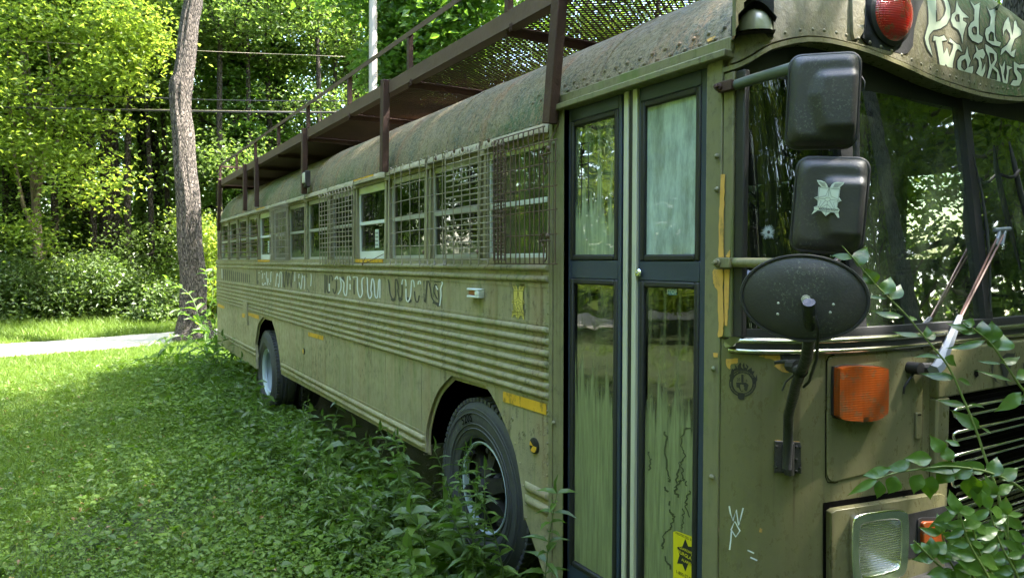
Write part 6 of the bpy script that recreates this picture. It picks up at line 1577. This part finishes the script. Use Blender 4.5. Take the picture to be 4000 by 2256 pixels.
x, y = scatter(160000, -25.5, -16.5, -13, 6); k = (x < road_x(y)-RW-.02+.1*np.sin(y*5)) & (x > road_x(y)-RW-4.5-1.2*np.sin(y*.8)); x, y = x[k], y[k]; n = len(x); dd = np.clip((road_x(y)-RW-x)/3, 0, 1)
L = NR.uniform(.08, .22, n)*(1+1.3*dd); G2 = leaves(np.stack([x, y, gz_(x, y)-.01], 1), rdir(n, .8), hdir(n), L, NR.uniform(.010, .018, n), NR.uniform(.3, 1, n), 5, 0, .35)
x, y = scatter(16000, -17.8, -15.5, -13, 6); k = (x > road_x(y)-.08) & (x < road_x(y)+1.2); x, y = x[k], y[k]; n = len(x)
G3 = leaves(np.stack([x, y, gz_(x, y)-.01], 1), rdir(n, .8), hdir(n), NR.uniform(.08, .2, n), NR.uniform(.008, .014, n), NR.uniform(.2, 1, n), 5, 0, .35)
obj_np('grass', mesh_np('grass', [G1, G2, G3, G4], LM['grass']), kind='stuff', label='mown lawn grass and the longer grass of the verges', cat='grass')

# --- weeds along the bus
def weed_mesh(seed, h, nl, LL, WW, lean_=.25, mat=None, opp=True):
    rs = np.random.RandomState(seed); a = rs.uniform(0, 6.28); mb = MB(); S = []
    for k in range(7): t = k/6; S.append((lean_*h*t*t*math.cos(a), lean_*h*t*t*math.sin(a), h*t*(1-.08*t)))
    mb.tube(S, [.0045*(1-.7*k/6) for k in range(7)], 5); P_, D_, N_, L_ = [], [], [], []
    for k in range(nl):
        t = .12+.88*(k/(nl-1)); i = min(5, int(t*6)); f = t*6-i; p = np.array(S[i])*(1-f)+np.array(S[i+1])*f
        for s_ in ((0, 1) if opp else (0,)):
            aa = k*1.9+s_*math.pi+rs.uniform(-.4, .4); d = np.array([math.cos(aa), math.sin(aa), rs.uniform(-.15, .5)]); P_.append(p); D_.append(d); N_.append((0, 0, 1)+rs.normal(0, .25, 3)); L_.append(LL*(1-.45*t)*rs.uniform(.7, 1.15))
    P_.append(np.array(S[-1])); D_.append((0.2, 0, 1)); N_.append((1, 0, 0)); L_.append(LL*.5); L_ = np.array(L_)
    me = mesh_np('foliage', [leaves(np.array(P_), np.array(D_), np.array(N_), L_, L_*WW, rs.rand(len(L_)), 6, .22, .28)], mat or LM['weed'])
    tm = bpy.data.meshes.new('stem'); tm.from_pydata(mb.v, [], mb.f); tm.materials.append(SM); tm.shade_smooth(); return tm, me
SM = simple('green_stem', (.08, .13, .035), .6, 0, .2, 20)
WK = [weed_mesh(1, .55, 9, .17, .42), weed_mesh(2, .42, 8, .14, .40), weed_mesh(3, .65, 13, .12, .28), weed_mesh(4, .32, 6, .16, .58), weed_mesh(5, .85, 14, .16, .34), weed_mesh(6, .25, 5, .12, .62)]
def weed(k, x, y, s, label, group, rz=None, name='weed', cat='weed'):
    e = empty(name, (x, y, float(gz_(x, y))-.01)); e.scale = (s, s, s); e.rotation_euler = (0, 0, NR.uniform(0, 6.28) if rz is None else rz); tag(e, label, cat, group)
    obj_np('stem', WK[k][0], e); obj_np('foliage', WK[k][1], e); return e
GWD = 'weeds growing along the lower side of the bus'
for i in range(90): weed(int(NR.choice([0, 1, 3, 5, 2])), NR.uniform(-12.5, -2.6), NR.uniform(-.65, -.04), NR.uniform(.6, 1.2), 'low leafy weed in the fringe along the bus side', GWD)
for (px, py, k, s) in ((1440,1800,0,1.0),(1500,1830,3,1.25),(1390,1780,0,.8),(1330,1720,3,1.1),(1560,1950,0,1.1),(1600,2030,3,1.3),(1660,2080,4,.8),(1700,2120,0,1.0),(1740,2190,2,1.05),(1790,2230,4,.75),(1830,2250,2,1.15),(1880,2290,0,1.0),(1920,2330,2,1.1),(1760,2290,3,1.3),(1650,2200,0,.9),(1980,2420,2,1.1),(1560,2200,3,.9),(1700,2350,3,1.4),(2120,2550,4,.9),(1850,2380,0,1.0),(1780,2080,4,.8),(1720,2030,2,.9)):
    p = onZ(px, py, 0); weed(k, p.x, min(p.y, -.10), s*1.15, 'leafy weed in the tuft before the front wheel', 'weeds before the front wheel')
for (px, py, k, s) in ((1000,1500,4,.8),(960,1480,0,1.2),(1120,1560,2,1.0),(1150,1560,4,.6),(1040,1560,0,1.0),(940,1450,3,1.5),(1090,1545,3,1.0),(1230,1620,3,1.3)):
    p = onZ(px, py, -.08); weed(k, p.x, min(p.y, -.08), s*1.2, 'leafy weed beside the rear wheel', 'weeds beside the rear wheel')
for i in range(20): weed(int(NR.choice([0, 1, 3, 1, 3])), (wxx := NR.uniform(-5.2, -2.35)), -.05-abs(NR.normal(0, .28)), NR.uniform(.7, 1.1)*(.7 if wxx > -3.7 else 1), 'leafy weed in the tuft before the front wheel', 'weeds before the front wheel')
# scattered broad weeds on the lawn
for i in range(46):
    p = onZ(NR.uniform(0, 1500), NR.uniform(1480, 2300), 0); weed(5 if i % 2 else 3, p.x, min(p.y, -.4), NR.uniform(.3, .6), 'small broad leaved weed standing above the lawn', 'weeds on the lawn')
# bush of arching shoots at the foot of the grey tree
def shoot_plant(name, base, shoots, label, cat, matl, LL, WW, seed=0, spacing=.10, r=.005, droop=.3, shape=6, stemmat=None, group=None):
    rs = np.random.RandomState(seed); e = empty(name, base); tag(e, label, cat, group); mb = MB(); P_, D_, N_, L_ = [], [], [], []
    for sh in shoots:
        sp = smooth_poly([tuple(p) for p in sh], 6, False); pv = [Vector(p) for p in sp]; nn = len(pv); mb.tube(pv, [r*(1-.75*i/(nn-1)) for i in range(nn)], 6)
        d = 0; side = 1
        for i in range(1, nn):
            d += (pv[i]-pv[i-1]).length; 
            if d > spacing or i == nn-1:
                d = 0; t = (pv[i]-pv[i-1]).normalized(); sv_ = t.cross(Vector((0, 0, 1))); sv_ = sv_.normalized() if sv_.length > .1 else Vector((1, 0, 0))
                for s_ in (-1, 1):
                    dd = t*.35+sv_*s_*.8+Vector(rs.normal(0, .25, 3)); P_.append(tuple(pv[i]-Vector(base))); D_.append(tuple(dd)); N_.append(tuple(Vector((0, 0, 1))+Vector(rs.normal(0, .3, 3)))); L_.append(LL*rs.uniform(.6, 1.15)*(1-.35*i/nn))
    mb.build('stem', stemmat or SM, e, smooth=60); L_ = np.array(L_)
    obj_np('foliage', mesh_np('foliage', [leaves(np.array(P_), np.array(D_), np.array(N_), L_, L_*WW, rs.rand(len(L_)), shape, .2, droop)], matl), e); return e
D2_ = lambda l, Z, dz=0: [dep(u, v, Z+dz*i) for i, (u, v) in enumerate(l)]
sh = []
for l, Z in (([(820,1400),(780,1250),(740,1150),(650,1090)], 13.0), ([(830,1400),(860,1300),(880,1200),(900,1160),(890,1300)], 12.6), ([(820,1410),(760,1330),(680,1310),(600,1340)], 12.7), ([(840,1430),(760,1390),(660,1380),(570,1400)], 12.2), ([(850,1450),(780,1430),(700,1440),(600,1430)], 11.6), ([(850,1440),(900,1380),(940,1420),(960,1490)], 11.5), ([(830,1400),(800,1280),(830,1150),(800,1060)], 13.2), ([(840,1420),(840,1330),(760,1250),(700,1210)], 12.8), ([(860,1460),(930,1440),(990,1440)], 11.0), ([(850,1440),(820,1380),(720,1350),(640,1360)], 12.0), ([(850,1410),(850,1350),(840,1250),(870,1180)], 12.4)): sh.append(D2_(l, Z))
b0 = dep(840, 1420, 12.4); shoot_plant('sapling', (b0.x, b0.y, float(gz_(b0.x, b0.y))), sh, 'arching dark green sapling between the grey tree and the rear of the bus', 'sapling', LM['vine'], .34, .30, 5, .10, .012, .35)

# --- shrub before the bus front (near the camera), laid out shoot by shoot
def near_leaf(bs, P, tip, w_, Z0, Z1, nrm, tone, nseg=6, curl=.12):
    pass
RLB = random.Random(77)
def leaf_blade(mbv, a, b, wd, nrm, curl=None, fold=None):
    curl = RLB.uniform(.0, .38) if curl is None else curl; fold = RLB.uniform(.08, .32) if fold is None else fold; sw = RLB.uniform(-.10, .10)
    """a single ovate leaf with midrib fold, from a to b"""
    a, b = Vector(a), Vector(b); d = b-a; L = d.length; d.normalize(); n = Vector(nrm); n = (n-d*n.dot(d)).normalized(); s = d.cross(n); rows = []
    for t, wv in ((0, .02), (.08, .30), (.2, .74), (.35, .98), (.5, .93), (.65, .70), (.8, .38), (.92, .12), (1, .01)):
        c = a+d*L*t - n*L*curl*t*t + s*L*sw*math.sin(3.1*t); hw = wd*.5*wv; rows.append([c+s*hw*q+n*abs(q)*hw*fold*1.2+n*.07*wd*math.sin(11*t+3*sw*10)*abs(q) for q in (-1, -.5, 0, .5, 1)])
    mbv.grid(rows)
def near_shoot(name, label, stem, leafs, mat=None, r=.0035):
    base = stem[-1]; e = empty(name, base); tag(e, label, 'shrub branch' if 'shoot' in name else 'shrub', 'shoots of the bush before the bus front'); m = MB(); sp = smooth_poly([tuple(p) for p in stem], 5, False); nn = len(sp); m.tube(sp, [r*(.45+.55*i/(nn-1)) for i in range(nn)], 8); m.build('stem', SM2, e, smooth=60)
    m = MB()
    for a, b, wd, nr in leafs: leaf_blade(m, a, b, wd, nr)
    o = m.build('foliage', mat or LMn, e, smooth=60); return e
SM2 = simple('green_brown_shoot', (.11, .15, .035), .5, 0, .3, 20)
LMn, ntn, bn = newmat('near_leaf_green')
for m_, cols, tr_ in ((LMn, ((.030, .072, .012), (.068, .135, .022)), (.18, .36, .008)),):
    nz = noise(ntn, (1,1,1), 9, 3); geo = ND(ntn, 'ShaderNodeNewGeometry'); c = mixc(ntn, geo.outputs['Random Per Island'], cols[0], cols[1]); c = mixc(ntn, ramp(ntn, noise(ntn, (1,1,1), 60, 3), .62, .72), c, (.10, .09, .04))
    ntn.links.new(c, bn.inputs['Base Color']); bn.inputs['Roughness'].default_value = .36; bn.inputs['Specular IOR Level'].default_value = .55
    t = ND(ntn, 'ShaderNodeBsdfTranslucent'); t.inputs[0].default_value = (*tr_, 1); mx = ND(ntn, 'ShaderNodeMixShader'); mx.inputs[0].default_value = .28
    ntn.links.new(bn.outputs[0], mx.inputs[1]); ntn.links.new(t.outputs[0], mx.inputs[2]); ntn.links.new(mx.outputs[0], ntn.nodes['Material Output'].inputs[0]); bumpn(ntn, noise(ntn, (1,1,1), 90, 2), .3, .003, bn)
TC = (CAM-dep(3500, 1300, 1.7)).normalized()
def LF(l, Z, w_=None):
    """leaves given as base px, tip px, width px, tilt"""
    out = []
    for (bx, by, tx, ty, wp_, ti) in l:
        a = dep(bx, by, Z(by) if callable(Z) else Z); b_ = dep(tx, ty, (Z(by) if callable(Z) else Z)+(.02*ti)); zz = (Z(by) if callable(Z) else Z)
        nr = (TC*(.9-.3*abs(ti)) + Vector((.2, .1, .75))*(.35+.3*abs(ti))).normalized(); out.append((a, b_, wp_*zz/FPX*.88, nr))
    return out
Zs = lambda v: 1.86-.10*(v-950)/1200
mn = [(3290,960),(3360,1040),(3420,1110),(3480,1170),(3540,1230),(3590,1290),(3640,1350),(3690,1410),(3730,1480),(3760,1550),(3790,1620),(3820,1700),(3850,1790),(3890,1900),(3930,2060),(3960,2300)]
near_shoot('bush_shoot', 'long leafy shoot rising left across the windshield corner', [dep(u, v, Zs(v)) for u, v in mn], LF([(3350,1040,3390,955,70,.2),(3330,1010,3250,985,40,.8),(3420,1110,3385,1045,75,.1),(3450,1150,3480,1075,70,.1),(3465,1165,3370,1150,22,1),(3480,1170,3520,1100,60,.3),(3530,1235,3405,1208,36,.9),(3560,1250,3585,1235,40,.8),(3600,1310,3485,1290,28,1),(3610,1320,3660,1290,50,.4),(3615,1322,3620,1270,35,.5),(3680,1400,3570,1382,24,1),(3692,1395,3735,1430,52,.5),(3735,1475,3605,1442,44,.8),(3740,1480,3810,1500,34,.9),(3775,1580,3655,1555,36,.9),(3785,1578,3870,1572,18,1),(3830,1672,3735,1600,62,.2),(3835,1672,3885,1685,20,1)], Zs))
m2 = [(3760,1255),(3810,1290),(3860,1330),(3900,1380),(3940,1440),(3980,1500),(4040,1580),(4100,1720)]
near_shoot('bush_shoot', 'leafy shoot crossing the lower windshield at the right edge', [dep(u, v, 1.78) for u, v in m2], LF([(3800,1285,3700,1255,35,.9),(3815,1300,3720,1270,45,.8),(3830,1310,3840,1245,60,.2),(3810,1265,3760,1250,50,.4),(3850,1330,3700,1348,38,.7),(3870,1340,3875,1250,75,.1),(3900,1370,3925,1300,95,.1),(3900,1360,3860,1300,60,.3),(3910,1420,3820,1395,16,1),(3905,1415,3985,1390,40,.6),(3960,1490,3805,1440,20,1),(3970,1480,4060,1440,60,.3),(3990,1530,3890,1600,60,.2),(3990,1560,4080,1540,70,.2)], 1.78))
m3 = [(3420,1870),(3500,1845),(3600,1830),(3700,1820),(3800,1830),(3880,1850),(3980,1900),(4080,2000)]
Z3 = 1.62
near_shoot('bush_shoot', 'drooping shoot with pale sunlit leaves before the headlight', [dep(u, v, Z3) for u, v in m3], LF([(3440,1860,3372,1852,40,.5),(3430,1868,3312,1928,40,.3),(3435,1875,3425,1948,50,.2),(3500,1858,3470,1930,70,.1),(3480,1830,3370,1855,45,.5),(3560,1800,3450,1830,50,.5),(3640,1790,3530,1790,70,.2),(3690,1765,3640,1700,65,.2),(3710,1800,3690,1735,60,.2),(3620,1795,3545,1792,36,.8),(3750,1740,3690,1715,30,.8),(3600,1850,3570,1930,65,.1),(3640,1855,3640,1960,75,.1),(3720,1830,3660,1890,80,.1),(3800,1825,3700,1860,85,.1),(3790,1850,3800,1960,90,.2),(3850,1840,3760,1800,60,.3),(3870,1860,3900,1780,70,.2),(3900,1870,3985,1820,60,.3),(3840,1870,3830,1990,80,.2),(3760,1825,3600,1835,60,.3)], Z3))
rn2 = random.Random(21); grp = []
for q in range(7):
    x0, y0 = rn2.uniform(3620, 3980), rn2.uniform(1930, 2150); xb, yb = x0+rn2.uniform(40, 160), 2360; st = [(x0, y0), ((x0*2+xb)/3-15, (y0*2+yb)/3), ((x0+xb*2)/3, (y0+yb*2)/3), (xb, yb)]; Zq = rn2.uniform(1.45, 1.66); lf = []
    for k in range(6):
        t = k/6; u = st[0][0]*(1-t)+st[3][0]*t-12*math.sin(3*t); v = st[0][1]*(1-t)+st[3][1]*t
        for s_ in (-1, 1):
            ln_ = rn2.uniform(.7, 1.25); lf.append((u, v, u+s_*rn2.uniform(70, 115)*ln_, v-rn2.uniform(-75, 60)*ln_, rn2.uniform(40, 56)*ln_, rn2.uniform(.0, .8)))
    lf.append((x0, y0, x0-rn2.uniform(-10, 40), y0-75, 50, .2))
    near_shoot('bush_shoot', 'dense leafy shoot of the bush hiding the bumper at lower right', [dep(u, v, Zq) for u, v in st], LF(lf, Zq))
mm = [(3640,2200),(3600,2150),(3570,2120)]
near_shoot('bush_shoot', 'low leaf spray covering the marker lamp, leftmost of the bottom shoots', [dep(3570,2110,1.5), dep(3640,2180,1.5), dep(3700,2240,1.52), dep(3760,2340,1.55)], LF([(3600,2150,3555,2125,50,.3),(3650,2180,3575,2180,55,.4),(3640,2170,3640,2095,62,.2),(3655,2160,3700,2110,60,.2),(3700,2230,3620,2240,60,.4),(3690,2180,3760,2130,75,.2),(3680,2200,3690,2130,60,.3),(3620,2155,3600,2115,40,.3),(3720,2250,3660,2230,60,.4),(3640,2165,3560,2180,40,.6),(3740,2260,3800,2200,70,.2)], 1.5))
